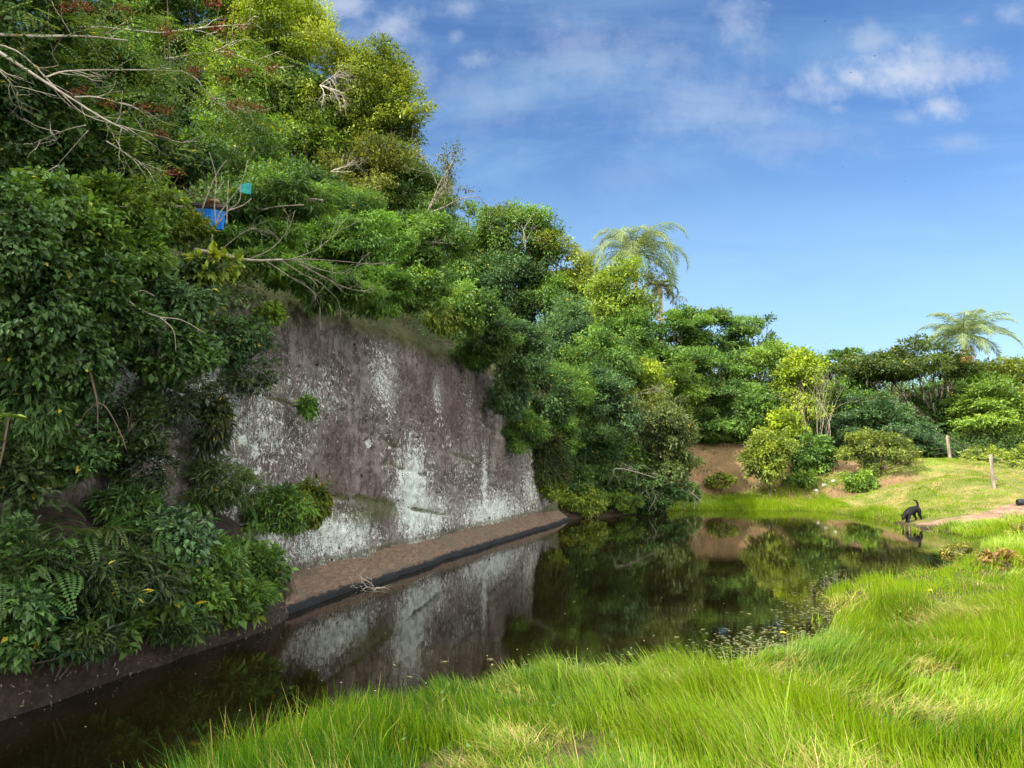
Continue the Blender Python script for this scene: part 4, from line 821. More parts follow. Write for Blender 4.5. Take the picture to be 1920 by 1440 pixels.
# ferns: fronds as parts
def frond_mesh(seed, L=1.0, pairs=26, w=.085, curl=1.0):
    rg = np.random.default_rng(seed); t = np.linspace(0, 1, pairs); el = R(62) - curl * t * R(95); ds = L / pairs
    x = np.cumsum(np.cos(el)) * ds; z = np.cumsum(np.sin(el)) * ds; y = .06 * np.sin(t * 3 + seed); ax = np.stack([x, y, z], -1); d = unit(np.gradient(ax, axis=0)); up = unit(np.cross(d, np.array([0, 1., 0]))) * -1
    up = unit(np.cross(np.tile([0, 1., 0], (pairs, 1)), d)) * -1; P, D, N, LL = [], [], [], []
    wl = w * np.minimum(1, (t + .03) * 7) * (1 - t) ** .45
    for sg in (-1, 1):
        P.append(ax); D.append(np.array([0, sg, 0]) + d * .35 + up * .1); N.append(-up if up[:, 2].mean() < 0 else up); LL.append(wl)
    V = leaf_quads(np.concatenate(P), np.concatenate(D), np.concatenate(N), np.concatenate(LL) * 1.15, .034 * L, lift=.05, droop=.12)
    return mesh_np('frond', V, np.arange(len(V)).reshape(-1, 4), {'v': ('FACE', np.clip(.5 + .15 * rg.normal(size=len(V) // 4), 0, .98))})
FROND = [frond_mesh(i, 1.0, 26, .095, c_) for i, c_ in enumerate((.8, 1.0, 1.2, 1.35, .95))]
FERNS = [(10, 1150, .5, 'fern at the left edge low beside the glossy rosette plant'), (185, 1075, .5, 'broad fern above the small lip fern, left bank'), (255, 1150, .4, 'fern hanging lowest over the bare bank, left of centre'), (310, 1060, .45, 'fern in the shade right below the blue-green bush'), (410, 1130, .38, 'fern drooping above the litter at the right end of the bank'), (40, 965, .45, 'fern on dark rock at the left edge'), (300, 950, .38, 'fern above the blue-green bush left of the rootlets'), (25, 1085, .5, 'fern at the left edge under the leaf curtain'), (95, 1085, .62, 'large sword fern left, its fronds hanging toward the water'), (150, 1110, .6, 'sword fern beside the glossy rosette plant'), (60, 1010, .5, 'fern high on the left bank against dark rock'),
         (165, 1030, .5, 'fern between the two dark feathery thickets'), (205, 1150, .45, 'small fern drooping over the lip of the bank at left'), (130, 1140, .4, 'bright ladder-leaved fern just right of the rosette plant'), (235, 1105, .55, 'fern in the middle of the bank lip'),
         (280, 1075, .5, 'fern below the blue-green broad-leaved bush'), (330, 1110, .5, 'fern with tips over the bare bank, left of the trailing roots'), (375, 1085, .45, 'fern near the right end of the left bank'), (430, 1075, .4, 'small fern by the small-leaved bush'),
         (200, 1010, .45, 'upright fern on the dark rock above the thicket'), (300, 1015, .4, 'fern partly hidden behind the blue-green bush'), (365, 960, .4, 'fern rooted on the rock above the blue-green bush'), (440, 945, .4, 'fern on the grey rock left of the mossy tuft'), (95, 905, .5, 'dark fern hanging on the lower left rock'), (455, 1000, .35, 'fern on the rock foot right of the ferny bush')]
for i, (px, py, sz, lab) in enumerate(FERNS):
    rg = np.random.default_rng(600 + i); a, b = ray(px, py); Y = 7
    for yy in np.arange(3, 20, .02):
        s_, u_ = su(a * yy, yy); z_ = CAM_H + b * yy
        if s_ <= (.80 if z_ < 1.25 else .2): Y = yy; break
    e = thing('fern', at(px, py, Y), lab, 'fern', 'sword ferns at the foot of the rock')
    wa = math.atan2(WN[1], WN[0])
    for j in range(10):
        f = link('frond', FROND[(i + j) % 5], LEAF, e, (.035 + .03 * rg.random(), .08 + .05 * rg.random(), .024)); az = wa + (j / 9 - .5) * 2.9 + rg.normal() * .15; f.rotation_euler = (rg.normal() * .15, rg.normal() * .2 + .25, az); sc_ = sz * 1.12 * (.75 + .45 * rg.random()); f.scale = (sc_,) * 3
# glossy rosette plant lower left
def rosette(px, py, s_off, label, seed, n_ros=9, L=.17, col=(.022, .085, .05)):
    rg = np.random.default_rng(seed); a, b = ray(px, py); Y = 6
    for yy in np.arange(3, 20, .02):
        if su(a * yy, yy)[0] <= s_off: Y = yy; break
    c = np.array(at(px, py, Y)); e = thing('broadleaf_plant', c - [0, 0, .3], label, 'plant'); T = Tubes(); P, D, N, vv = [], [], [], []
    for k_ in range(n_ros):
        q = np.array([rg.normal() * .16, rg.normal() * .1 - .05, .3 + rg.normal() * .15]); T.add(curve_pts([(0, 0, 0), q * [.5, .5, .4], q], 6), .008, 5); ph = rg.random() * 6
        tone = .35 + .3 * rg.random()
        for j in range(8): an = ph + j * 2.4; d = np.array([math.cos(an), math.sin(an), .35 - .1 * j * .6]); P.append(q); D.append(d); N.append([0, -.1, 1]); vv.append(np.clip(tone + rg.normal() * .12, 0, .98) if rg.random() > .03 else 1)
    V = leaf_quads(np.array(P), np.array(D), np.array(N, float), L * (.75 + .5 * rg.random(len(P))), L * .36, .1, .2)
    link('leaves', mesh_np('leaves', V, np.arange(len(V)).reshape(-1, 4), {'v': ('FACE', np.array(vv))}), GLOSSY, e, col); T.build('stem', BARK, e)
rosette(65, 1170, .85, 'glossy dark plant with leaf rosettes and a yellow leaf, lower left bank', 71, 14, .125)
rosette(345, 1070, .8, 'plant with pale green oval leaves at the middle of the bank', 72, 5, .14, (.05, .12, .03))
rosette(150, 1045, .7, 'small plant with oval green leaves among the ferns, left bank', 73, 4, .12, (.045, .11, .03))
rosette(100, 1215, .62, 'low hanging leafy plant beneath the glossy rosette plant', 74, 4, .11, (.04, .075, .02))
rosette(4, 800, .9, 'bright leafed sprig poking in at the left edge', 75, 3, .15, (.10, .19, .03))

# hanging rootlets on the bank
T = Tubes(); rg = np.random.default_rng(64); p0 = bank_pt(-1.2, .6)
for k_ in range(420):
    u_ = -4.6 + 4.4 * rg.random() ** .6; q = np.array(bank_pt(u_, .62)) - p0 + np.array([.07, -.05, 0]) + rg.normal(size=3) * .03; L = .15 + .35 * rg.random()
    T.add(np.array([q, q + [.06 + rg.normal() * .03, -.03, -L * .5], q + [.07 + rg.normal() * .05, -.03, -L]]), [.006, .0045, .003], 4)
e = thing('hanging_roots', p0, 'thin brown rootlets hanging over the dark earth bank', 'roots'); T.build('roots', ROOT, e)

# ------------------------------------------------------------------ palms
def palm(px, py, Y, label, seed, L, n_f, foot_px, col, droop=1.0, dead=0):
    rg = np.random.default_rng(seed); top_ = np.array(at(px, py, Y)); fx = np.array(at(foot_px, py, Y)); foot = np.array([fx[0], Y + .2, 0]); foot[2] = gz(foot[0], foot[1]) - .2
    e = thing('palm_tree', foot, label, 'palm'); T = Tubes(); h = top_ - foot
    q = curve_pts([np.zeros(3), h * [.4, .5, .5], h], 14); T.add(q, np.linspace(.22, .13, len(q)), 10); T.add(np.array([h - [0, 0, .1], h + [0, 0, .35], h + [0, 0, .8]]), [.16, .19, .06], 9); T.build('trunk', PALMBARK, e)
    for k_ in range(n_f):
        az = k_ * 2.399 + rg.normal() * .1; e0 = R(88 - 84 * (k_ / n_f) ** .9) if k_ >= dead else R(-35); m_ = 46; t = np.linspace(0, 1, m_); ln = L * (.8 + .3 * rg.random()) * (.85 + .2 * min(1, k_ / 5))
        el = e0 - droop * t ** 1.4 * R(125 if k_ >= dead else 60); ds = ln / m_; ax = np.stack([np.cumsum(np.cos(el)) * ds, 0 * t, np.cumsum(np.sin(el)) * ds], -1); d = unit(np.gradient(ax, axis=0)); Pq, Dq, Nq, Lq = [], [], [], []
        up = np.cross(d, np.array([0, -1., 0])); wl = .62 * (L / 2.8) * np.clip(np.sin(np.pi * np.clip(t * .93 + .08, 0, 1)), .12, 1) ** .6 * sst(.1, .2, t)
        for sg in (-1, 1):
            for rep in range(2): Pq.append(ax + d * ds * rep * .5); Dq.append(np.array([0, sg * .8, 0]) + d * .55 + np.array([0, 0, -.62]) + rg.normal(size=(m_, 3)) * .12 + up * (.25 if rep else 0)); Nq.append(up + rg.normal(size=(m_, 3)) * .3); Lq.append(wl)
        V = leaf_quads(np.concatenate(Pq), np.concatenate(Dq), np.concatenate(Nq), np.concatenate(Lq) + .02, .036, .05, .35)
        kk = 5; an = np.arange(4) * np.pi / 2; rr = np.linspace(.04, .012, m_); B_ = np.cross(d, up)
        ring = (ax[:, None] + rr[:, None, None] * (up[:, None] * np.cos(an)[None, :, None] + B_[:, None] * np.sin(an)[None, :, None])).reshape(-1, 3); ii = np.arange(m_ - 1)[:, None] * 4 + np.arange(4)[None]; jj = np.arange(m_ - 1)[:, None] * 4 + (np.arange(4)[None] + 1) % 4
        Fr = np.stack([ii, jj, jj + 4, ii + 4], -1).reshape(-1, 4) + len(V); Fl = np.arange(len(V)).reshape(-1, 4)
        v = np.concatenate([np.clip(.5 + .2 * rg.normal(size=len(Fl)), 0, .98), np.full(len(Fr), .8)])
        f = link('frond', mesh_np('frond', np.concatenate([V, ring]), [Fl, Fr], {'v': ('FACE', v)}), LEAF, e, col if k_ >= dead else (.30, .20, .06)); f.location = h + np.array([0, 0, .55]); f.rotation_euler = (0, 0, az)
palm(1190, 494, 44, 'tall palm with drooping plume fronds above the hill trees', 81, 4.3, 22, 1196, (.13, .20, .085), 1.12)
palm(1808, 650, 45, 'smaller palm rising behind the moss-hung tree at right', 82, 3.2, 25, 1806, (.15, .23, .125), .80, dead=0)
palm(1238, 556, 47, 'slim palm half hidden behind the tall palm', 83, 1.7, 9, 1240, (.13, .17, .08), 1.2)
# orange fruit bunches of the smaller palm are leaf-bases hanging under its crown
o = [q for q in bpy.data.objects if q.name.startswith('palm_tree')][1]
rg = np.random.default_rng(9); n_ = 500; pz_ = at(1806, 672, 45) - o.location
V = leaf_quads(np.array(pz_)[None] + rg.normal(size=(n_, 3)) * [.35, .3, .45] + [0, 0, -.3], rg.normal(size=(n_, 3)) * .3 + [0, 0, -1], rg.normal(size=(n_, 3)), .5, .05)
link('dry_sheath', mesh_np('dry_sheath', V, np.arange(n_ * 4).reshape(-1, 4), {'v': ('FACE', rg.random(n_) * .9)}), LEAF, o, (.34, .22, .04))

# ------------------------------------------------------------------ blue and teal panels in the bushes
def board(name, corners, Y, th, mat, label, cat, bow=.02):
    P = [np.array(at(x, y, Y + dy)) for x, y, dy in corners]; c = sum(P) / 4; n_ = 8; g = []
    for j in range(n_ + 1):
        for i in range(n_ + 1):
            a, b = i / n_, j / n_; q = P[0] * (1 - a) * (1 - b) + P[1] * a * (1 - b) + P[2] * a * b + P[3] * (1 - a) * b
            q = q + np.array([0, bow * math.sin(a * 7 + b * 3), 0]); g.append(q - c)
    bm = bmesh.new(); vs_ = [bm.verts.new(q) for q in g]
    for j in range(n_):
        for i in range(n_): bm.faces.new([vs_[j * (n_ + 1) + i], vs_[j * (n_ + 1) + i + 1], vs_[(j + 1) * (n_ + 1) + i + 1], vs_[(j + 1) * (n_ + 1) + i]])
    bmesh.ops.recalc_face_normals(bm, faces=bm.faces); r_ = bmesh.ops.solidify(bm, geom=bm.faces[:], thickness=th); me = bpy.data.meshes.new(name); bm.to_mesh(me); bm.free(); me.materials.append(mat)
    o = bpy.data.objects.new(name, me); C.objects.link(o); o.location = c; return tag(o, label, cat)
YB = 9.5
board('blue_panel', [(362, 391, 0), (421, 397, -.05), (419, 432, -.08), (362, 428, -.02)], YB, .03, BLUE, 'bright blue painted panel half hidden in bushes above the cliff', 'panel')
board('teal_panel', [(448, 345, 0), (472, 343, .05), (469, 364, .03), (448, 360, 0)], YB + .25, .025, TEAL, 'small teal panel hanging in the shadows up right of the blue panel', 'panel', .008)
board('dark_board', [(358, 385, .25), (428, 389, .25), (428, 394, -.08), (358, 390, -.08)], YB + .1, .04, DARKWOOD, 'dark plank resting over the blue panel', 'plank')
bm = bmesh.new(); bmesh.ops.create_icosphere(bm, subdivisions=3, radius=.06)
for v_ in bm.verts: v_.co *= 1 + .35 * math.sin(v_.co.x * 40) * math.sin(v_.co.z * 31 + 1) + .2 * math.sin(v_.co.y * 50); v_.co.x *= 1.5; v_.co.z *= .7
me = bpy.data.meshes.new('rusty_scrap'); bm.to_mesh(me); bm.free(); me.materials.append(RUST); o = bpy.data.objects.new('rusty_scrap', me); C.objects.link(o); o.location = at(394, 378, YB + .1); tag(o, 'rusty lump lying on the dark plank above the blue panel', 'scrap')

# ------------------------------------------------------------------ fence
FP = [((1702, 882), 37.0, 1.1), ((1782, 877), 33.7, 1.12), ((1863, 912), 27.0, 1.25), ((1990, 945), 22.5, 1.2)]
e = thing('wire_fence', at(1782, 877, 33.7), 'wire fence on pale weathered posts along the grassy slope', 'fence'); base = np.array(e.location); tops = []
for (px, py), Y, h in FP:
    p = at(px, py, Y); z = gz(p.x, p.y); p.z = z - .1
    bm = bmesh.new(); bmesh.ops.create_cone(bm, cap_ends=True, segments=12, radius1=.074, radius2=.066, depth=h + .1); bmesh.ops.bevel(bm, geom=[ed for ed in bm.edges if len(ed.link_faces) == 2 and any(len(f.verts) > 4 for f in ed.link_faces)], offset=.012, segments=2, affect='EDGES')
    rg = random.Random(px)
    for v_ in bm.verts: v_.co.x += .012 * math.sin(v_.co.z * 5 + px); v_.co.z += (h + .1) / 2; v_.co.x -= v_.co.z * (.045 if px < 1800 else .02)
    me = bpy.data.meshes.new('post'); bm.to_mesh(me); bm.free(); me.materials.append(POSTM); o = bpy.data.objects.new('post', me); C.objects.link(o); o.parent = e; o.location = Vector(p) - Vector(base); tops.append((np.array(p), h))
for f_ in (.30, .52, .74, .93):
    T = Tubes()
    for (a, ha), (b, hb_) in zip(tops[:-1], tops[1:]):
        P0 = a + [0, -.09, ha * f_ + .1]; P1 = b + [0, -.09, hb_ * f_ + .1]; md = (P0 + P1) / 2 - [0, 0, .05]; q = curve_pts([P0, md, P1], 14); T.add(q - base, .007, 4, cap=False)
    T.build('wire', WIRE, e)

# ------------------------------------------------------------------ dog
def dog():
    # skeleton in dog space: facing -X, metres, feet on z = 0
    J = {}; E = []; RAD = []
    verts = []
    def v(p, r): verts.append((p, r)); return len(verts) - 1
    hip = v((.27, 0, .52), (.12, .13)); loin = v((.12, 0, .50), (.115, .125)); rib = v((-.06, 0, .46), (.14, .165)); chest = v((-.21, 0, .415), (.14, .16)); neck = v((-.31, 0, .36), (.105, .11)); nape = v((-.40, 0, .305), (.09, .09)); head = v((-.46, 0, .25), (.092, .085)); muz = v((-.51, 0, .175), (.058, .052)); nose = v((-.53, 0, .125), (.040, .036))
    for a, b in ((hip, loin), (loin, rib), (rib, chest), (chest, neck), (neck, nape), (nape, head), (head, muz), (muz, nose)): E.append((a, b))
    t = hip
    for p, r in (((.37, 0, .60), .050), ((.385, 0, .70), .042), ((.33, 0, .79), .036), ((.24, 0, .84), .031), ((.14, 0, .85), .020)): q = v(p, (r, r)); E.append((t, q)); t = q
    def chain(root, pts):
        t = root
        for p, r in pts: q = v(p, (r, r)); E.append((t, q)); t = q
    chain(hip, [((.29, .085, .40), .095), ((.23, .09, .27), .062), ((.33, .09, .15), .044), ((.31, .09, .04), .038), ((.26, .09, .022), .036)])
    chain(hip, [((.34, -.085, .40), .095), ((.31, -.09, .27), .062), ((.40, -.09, .15), .044), ((.385, -.09, .04), .038), ((.335, -.09, .022), .036)])
    chain(chest, [((-.20, .09, .29), .072), ((-.17, .09, .18), .052), ((-.20, .09, .09), .042), ((-.205, .09, .03), .038), ((-.25, .09, .02), .036)])
    chain(chest, [((-.25, -.09, .28), .072), ((-.29, -.09, .17), .052), ((-.34, -.09, .09), .042), ((-.37, -.09, .03), .038), ((-.415, -.09, .02), .036)])
    me = bpy.data.meshes.new('dog'); me.from_pydata([p for p, _ in verts], E, []); o = bpy.data.objects.new('dog', me); C.objects.link(o)
    mo = o.modifiers.new('s', 'SKIN'); mo.use_smooth_shade = True
    for i, (_, r) in enumerate(verts): o.data.skin_vertices[0].data[i].radius = r
    o.data.skin_vertices[0].data[0].use_root = True
    su_ = o.modifiers.new('d', 'SUBSURF'); su_.levels = 2; su_.render_levels = 2
    dg = bpy.context.evaluated_depsgraph_get(); m2 = bpy.data.meshes.new_from_object(o.evaluated_get(dg)); C.objects.unlink(o); bpy.data.objects.remove(o)
    m2.name = 'dog'; m2.materials.clear(); m2.materials.append(DOGM)
    bm = bmesh.new(); bm.from_mesh(m2)
    for sg in (-1, 1):                                    # drop ears, joined to the head's mesh
        g = bmesh.ops.create_icosphere(bm, subdivisions=2, radius=1)['verts']
        for q in g: q.co = Vector((q.co.x * .036 - .455 + .02 * q.co.z, sg * (.098 + .016 * q.co.y + .03 * q.co.z), q.co.z * .060 + .290))
    for v_ in bm.verts: v_.co += Vector((math.sin(v_.co.z * 90), math.sin(v_.co.x * 80), math.sin(v_.co.y * 95))) * .0025
    for f in bm.faces: f.smooth = True
    bm.to_mesh(m2); bm.free()
    o = bpy.data.objects.new('dog', m2); C.objects.link(o); p = at_z(1711, 981, .03); o.location = (p.x, p.y, gz(p.x, p.y) + .0); o.rotation_euler = (0, R(-2), R(24)); o.scale = (.80,) * 3
    z = min((o.matrix_basis @ v_.co).z for v_ in m2.vertices); o.location.z += max(.0, gz(p.x - .35, p.y)) - z + .005
    global DOGP; DOGP = (o.location.x, o.location.y)
    tag(o, 'black dog with raised tail sniffing at the water edge', 'dog')
dog()
# dark round-ended thing at the right edge
T = Tubes(); p = np.array(at(1908, 953, 24.0)); p[2] = gz(p[0], p[1]); T.add(np.array([[0, 0, .12], [.02, 0, .12], [.06, 0, .12], [.4, .02, .12], [.9, .05, .125], [1.3, .07, .125]]), [.085, .105, .115, .12, .12, .11], 20)
e = T.build('black_log', BLACK); e.location = p; tag(e, 'black round-ended log lying on the path at the right edge', 'log')
# pale stones in the bank
for i, (px, py, r_, lab) in enumerate([(1441, 908, .13, 'white stone beside the two dark stems at the far shore'), (1452, 920, .08, 'small white stone below the larger white one'), (1545, 910, .12, 'pale stone in the bare earth bank'), (1562, 902, .08, 'small pale stone at the right of the bank'), (1530, 920, .09, 'pale stone lowest on the bank')]):
    Y = 30
    a, b = ray(px, py); yy = np.arange(25, 40, .05); ok = np.where(CAM_H + b * yy <= ground(a * yy, yy))[0]; Y = yy[ok[0]] if len(ok) else 34
    bm = bmesh.new(); bmesh.ops.create_icosphere(bm, subdivisions=3, radius=r_)
    for v_ in bm.verts: v_.co *= 1 + .22 * math.sin(v_.co.x / r_ * 3 + i) * math.cos(v_.co.z / r_ * 2.6) ; v_.co.z *= .75
    me = bpy.data.meshes.new('stone'); bm.to_mesh(me); bm.free(); me.materials.append(STONE); o = bpy.data.objects.new('stone', me); C.objects.link(o); o.location = at(px, py, Y); tag(o, lab, 'stone', 'pale stones in the earth bank')

# birds
def bird(px, py, Y, span, label, tilt):
    bm = bmesh.new(); s_ = span / 2; prof = [(-1.0, -.06, .16), (-.72, .02, .17), (-.38, .08, .10), (0, .1, .0), (.38, .08, .10), (.72, .02, .17), (1.0, -.06, .16)]
    lo = [bm.verts.new((x * s_, (y - .13) * s_, z * s_)) for x, y, z in prof]; hi = [bm.verts.new((x * s_, (y + .12) * s_, z * s_)) for x, y, z in prof]
    for i in range(6): bm.faces.new((lo[i], lo[i + 1], hi[i + 1], hi[i]))
    bmesh.ops.solidify(bm, geom=bm.faces[:], thickness=.03 * s_)
    g = bmesh.ops.create_icosphere(bm, subdivisions=2, radius=1)['verts']
    for v_ in g: v_.co = Vector((v_.co.x * .1 * s_, v_.co.y * .36 * s_, v_.co.z * .09 * s_))
    me = bpy.data.meshes.new('bird'); bm.to_mesh(me); bm.free(); me.materials.append(DOGM); o = bpy.data.objects.new('bird', me); C.objects.link(o); o.location = at(px, py, Y); o.rotation_euler = (R(12), R(tilt), R(20)); tag(o, label, 'bird', 'dark birds soaring')
for a_ in [(1548, 40, 110, .9, 'soaring bird highest in the sky, above the big cloud', -8), (1641, 105, 110, .95, 'soaring bird over the top of the big cloud', -14), (1596, 136, 115, .9, 'soaring bird in front of the big cloud', -10), (1580, 313, 150, .7, 'tiny bird in blue sky below the big cloud, left of another', 5), (1697, 341, 160, .6, 'tiny bird lowest right in the open sky', 0), (1454, 358, 160, .55, 'tiny bird lowest left in the open sky', 6)]: bird(*a_)

# ------------------------------------------------------------------ grass
def blades(P, H, W, az, lean, rg, seg=3):
    """P base (n,3); returns V, F for n tapering bent blades"""
    n_ = len(P); d = np.stack([np.cos(az), np.sin(az), 0 * az], -1); sd_ = np.stack([-np.sin(az + rg.normal(size=n_) * .8), np.cos(az + rg.normal(size=n_) * .8), 0 * az], -1); rows = []
    for k_ in range(seg + 1):
        t = k_ / seg; c_ = P + d * (H * lean * t ** 1.8)[:, None]; c_[:, 2] += H * t * (1 - .32 * np.minimum(lean, 1.4) * t); wd_ = W * (1 - t) ** .7 * .5 + .0005
        rows += [c_ - sd_ * wd_[:, None], c_ + sd_ * wd_[:, None]]
    V = np.stack(rows, 1).reshape(-1, 3); m_ = 2 * (seg + 1); b0 = np.arange(n_)[:, None] * m_
    F = np.concatenate([b0 + np.array([[2 * k_, 2 * k_ + 1, 2 * k_ + 3, 2 * k_ + 2]]) for k_ in range(seg)], 1).reshape(-1, 4)
    return V, F
m, n = new_mat('grass_blade')
A = lambda k: n.new('ShaderNodeAttribute', attribute_name=k).outputs['Fac']
gc = n.mix(A('v'), (0.036, 0.118, 0.008), (0.215, 0.325, 0.008)); gc = n.mix(A('dry'), gc, (0.44, 0.34, 0.13))
p = n.new('ShaderNodeBsdfPrincipled'); n.l.new(gc, p.inputs['Base Color']); p.inputs['Roughness'].default_value = .5; p.inputs['Specular IOR Level'].default_value = .3
t_ = n.new('ShaderNodeBsdfTranslucent'); n.l.new(n.mix(1.0, gc, (1.35, 1.3, .6), 'MULTIPLY'), t_.inputs[0]); mx = n.new('ShaderNodeMixShader'); mx.inputs[0].default_value = .4; n.l.new(p.outputs[0], mx.inputs[1]); n.l.new(t_.outputs[0], mx.inputs[2]); finish(n, mx.outputs[0]); GRASS = m
def in_view(X, Y, z, pad=520):
    fy = np.cos(PITCH) * Y + np.sin(PITCH) * (z - CAM_H); px = 960 + FPX * X / np.maximum(fy, .1); py = 720 - FPX * (-np.sin(PITCH) * Y + np.cos(PITCH) * (z - CAM_H)) / np.maximum(fy, .1)
    return (fy > .5) & (px > -pad) & (px < 1920 + pad) & (py < 1440 + 400), px, py
def grass_obj(name, label, N, box, hfun, ntuft_r, seed, blades_per, wmul=1.0, keep=None, radius=.10, seg=3, spread=.35, dryo=.545):
    rg = np.random.default_rng(seed); x0, x1, y0, y1 = box
    X = x0 + (x1 - x0) * rg.random(N); Y = y0 + (y1 - y0) * rg.random(N); ok = in_view(X, Y, .3)[0]; X, Y = X[ok], Y[ok]
    dp = pond_dist(X, Y); k_ = keep(X, Y, dp, rg); X, Y, dp = X[k_], Y[k_], dp[k_]
    nt = len(X); hT = hfun(X, Y, dp) * (.7 + .6 * rg.random(nt)); wind = 6.28 * fbm(X * .38, Y * .38, 71, 3) * 1.5 - 1.2; dryT = np.clip((fbm(X * 1.7, Y * 1.7, 72, 4) - dryo) * 5.5, 0, 1)
    vT = np.clip(.5 + (fbm(X * 1.1, Y * 1.1, 73, 4) - .5) * 3.6 + rg.normal(size=nt) * .16, 0, 1); vT = np.clip(vT * .6 - .12 + .55 * sst(-2.5, 4.5, X + .1 * (Y - 6)), 0, 1)  # patchy grass tone; darker to the left, hill shade put into the colour
    id_ = np.repeat(np.arange(nt), blades_per); nb = len(id_); a0 = rg.random(nb) * 6.283; rr = radius * rg.random(nb) ** .5
    bx = X[id_] + np.cos(a0) * rr; by = Y[id_] + np.sin(a0) * rr; bz = np.maximum(ground(bx, by), -.12) - .01
    H = hT[id_] * (.45 + .65 * rg.random(nb)); az = np.arctan2(np.sin(a0) * spread + np.sin(wind[id_]) * .8 + rg.normal(size=nb) * (.3 + .9 * dryT[id_]), np.cos(a0) * spread + np.cos(wind[id_]) * .8 + rg.normal(size=nb) * (.3 + .9 * dryT[id_]))
    lean = .18 + .42 * rg.random(nb) + .8 * dryT[id_]; H = H * (1 - .35 * dryT[id_]); W = wmul * .0060 * (.7 + .6 * rg.random(nb)) * np.maximum(1, by / 6.5)
    stalk = rg.random(nb) < .008; H = np.where(stalk, H * 1.2 + .03, H); W = np.where(stalk, W * .7, W); lean = np.where(stalk, lean * .6, lean)
    V, F = blades(np.stack([bx, by, bz], -1), H, W, az, lean, rg, seg)
    v = np.repeat(np.clip(vT[id_] + rg.normal(size=nb) * .24, 0, 1), seg); dry = np.repeat(np.clip((stalk | (rg.random(nb) < (.05 + .6 * dryT[id_]))) * (.5 + .5 * rg.random(nb)), 0, 1), seg)
    me = mesh_np(name, V, F, {'v': ('FACE', v), 'dry': ('FACE', dry)}); o = link(name, me, GRASS); tag(o, label, None, None, 'stuff'); return nb
near_h = lambda X, Y, dp: .84 * (.12 + .22 * sst(.3, .7, fbm(X * .6, Y * .6, 75, 2)) + .20 * sst(.35, .7, fbm(X * 2.1, Y * 2.1, 79, 2))) * (1 - .4 * (1 - sst(-.5, .4, dp)))
def keep_near(X, Y, dp, rg):
    s_, u_ = su(X, Y)
    return ((dp > .02) | ((dp > -.55) & (rg.random(len(X)) < np.exp(dp * 5.5) * .8))) & (s_ > 1.4) & (rg.random(len(X)) < -.75 + 3.1 * fbm(X * 2.4, Y * 2.4, 76, 3)) & (path_d(X, Y) > .9) & (np.hypot(X - DOGP[0], Y - DOGP[1] + .2) > .75)
nb1 = grass_obj('long_grass', 'long lime green and straw coloured grass on the near shore', 46000, (-5, 9.5, 3.0, 9.0), near_h, 0, 701, 15, keep=keep_near, radius=.09)
nb2 = grass_obj('shore_grass', 'yellow-green grass on the right shore beyond the near bank', 19000, (1.5, 19, 9.0, 22.5), lambda X, Y, dp: .9 * near_h(X, Y, dp), 0, 702, 12, keep=keep_near, radius=.13, wmul=.9)
def keep_far(X, Y, dp, rg):
    b_ = sst(32.2, 33.4, Y) * (1 - sst(15.5, 18.5, X)); s_, u_ = su(X, Y)
    strip = np.exp(-((Y - 31.4 + (X - 14) * .3) / .6) ** 2) * sst(10, 11.5, X) * (1 - sst(16, 18, X))
    return (dp > -.1) & (path_d(X, Y) > .7 + .15 * rg.normal(size=len(X))) & (np.hypot(X - DOGP[0], Y - DOGP[1] + .2) > .75) & (rg.random(len(X)) > b_ * .96) & (rg.random(len(X)) > strip * .9) & (s_ > .5) & (rg.random(len(X)) < .25 + 1.1 * fbm(X * .8, Y * .8, 77, 3))
nb4 = grass_obj('fringe_grass', 'bright green grass fringe along the far waterline', 9000, (4.5, 13.5, 26, 33.4), lambda X, Y, dp: .16 + .20 * fbm(X * .9, Y * .9, 92, 3), 0, 704, 9, keep=lambda X, Y, dp, rg: (dp > -.35) & (dp < 3.0) & (rg.random(len(X)) < 1.1 - dp * .33), radius=.14, wmul=.6, seg=2, dryo=.60)
nb3 = grass_obj('meadow_grass', 'short sunlit grass on the slope up to the fence', 26000, (4, 30, 22.5, 37), lambda X, Y, dp: .05 + .09 * fbm(X * .5, Y * .5, 78, 3) + .22 * np.exp(-((dp - .4) / 1.0) ** 2) * (X < 13.5), 0, 703, 9, keep=keep_far, radius=.16, wmul=.75, seg=2, dryo=.44)
print('blades', nb1, nb2, nb3)

# undergrowth carpeting the hill below the trees
def carpet(name, label, N, box, test, Lr, hmax, seed, col, kind='stuff', wgt=None):
    rg = np.random.default_rng(seed); x0, x1, y0, y1 = box; X = x0 + (x1 - x0) * rg.random(N); Y = y0 + (y1 - y0) * rg.random(N); k_ = test(X, Y, rg); X, Y = X[k_], Y[k_]; n_ = len(X)
    lump = fbm(X * 1.2, Y * 1.2, seed, 3); Z_ = ground(X, Y) + hmax * lump * rg.random(n_) ** .6; L = np.maximum(Lr, 2.4 * Y / 720) * (.6 + .8 * rg.random(n_))
    V = leaf_quads(np.stack([X, Y, Z_], -1), rg.normal(size=(n_, 3)) + [.4, -.4, -.2], rg.normal(size=(n_, 3)) * .5 + [.3, -.3, 1], L, L * .5)
    v = np.clip(.3 + .9 * (fbm(X * .8, Y * .8, seed + 1, 3) - .35) + .15 * rg.normal(size=n_), 0, .99)
    o = link(name, mesh_np(name, V, np.arange(n_ * 4).reshape(-1, 4), {'v': ('FACE', v)}), LEAF, None, col); tag(o, label, None, None, kind)
def hilltest(X, Y, rg):
    s_, u_ = su(X, Y); return (s_ < -.75) & (s_ > -11) & (Y > 3) & (u_ > -7) & (u_ < 15.5) | (u_ >= 15.5) & (u_ < 34) & (s_ < 2.5) & (s_ > -11) & (Y < 42) & (pond_dist(X, Y) > .5)
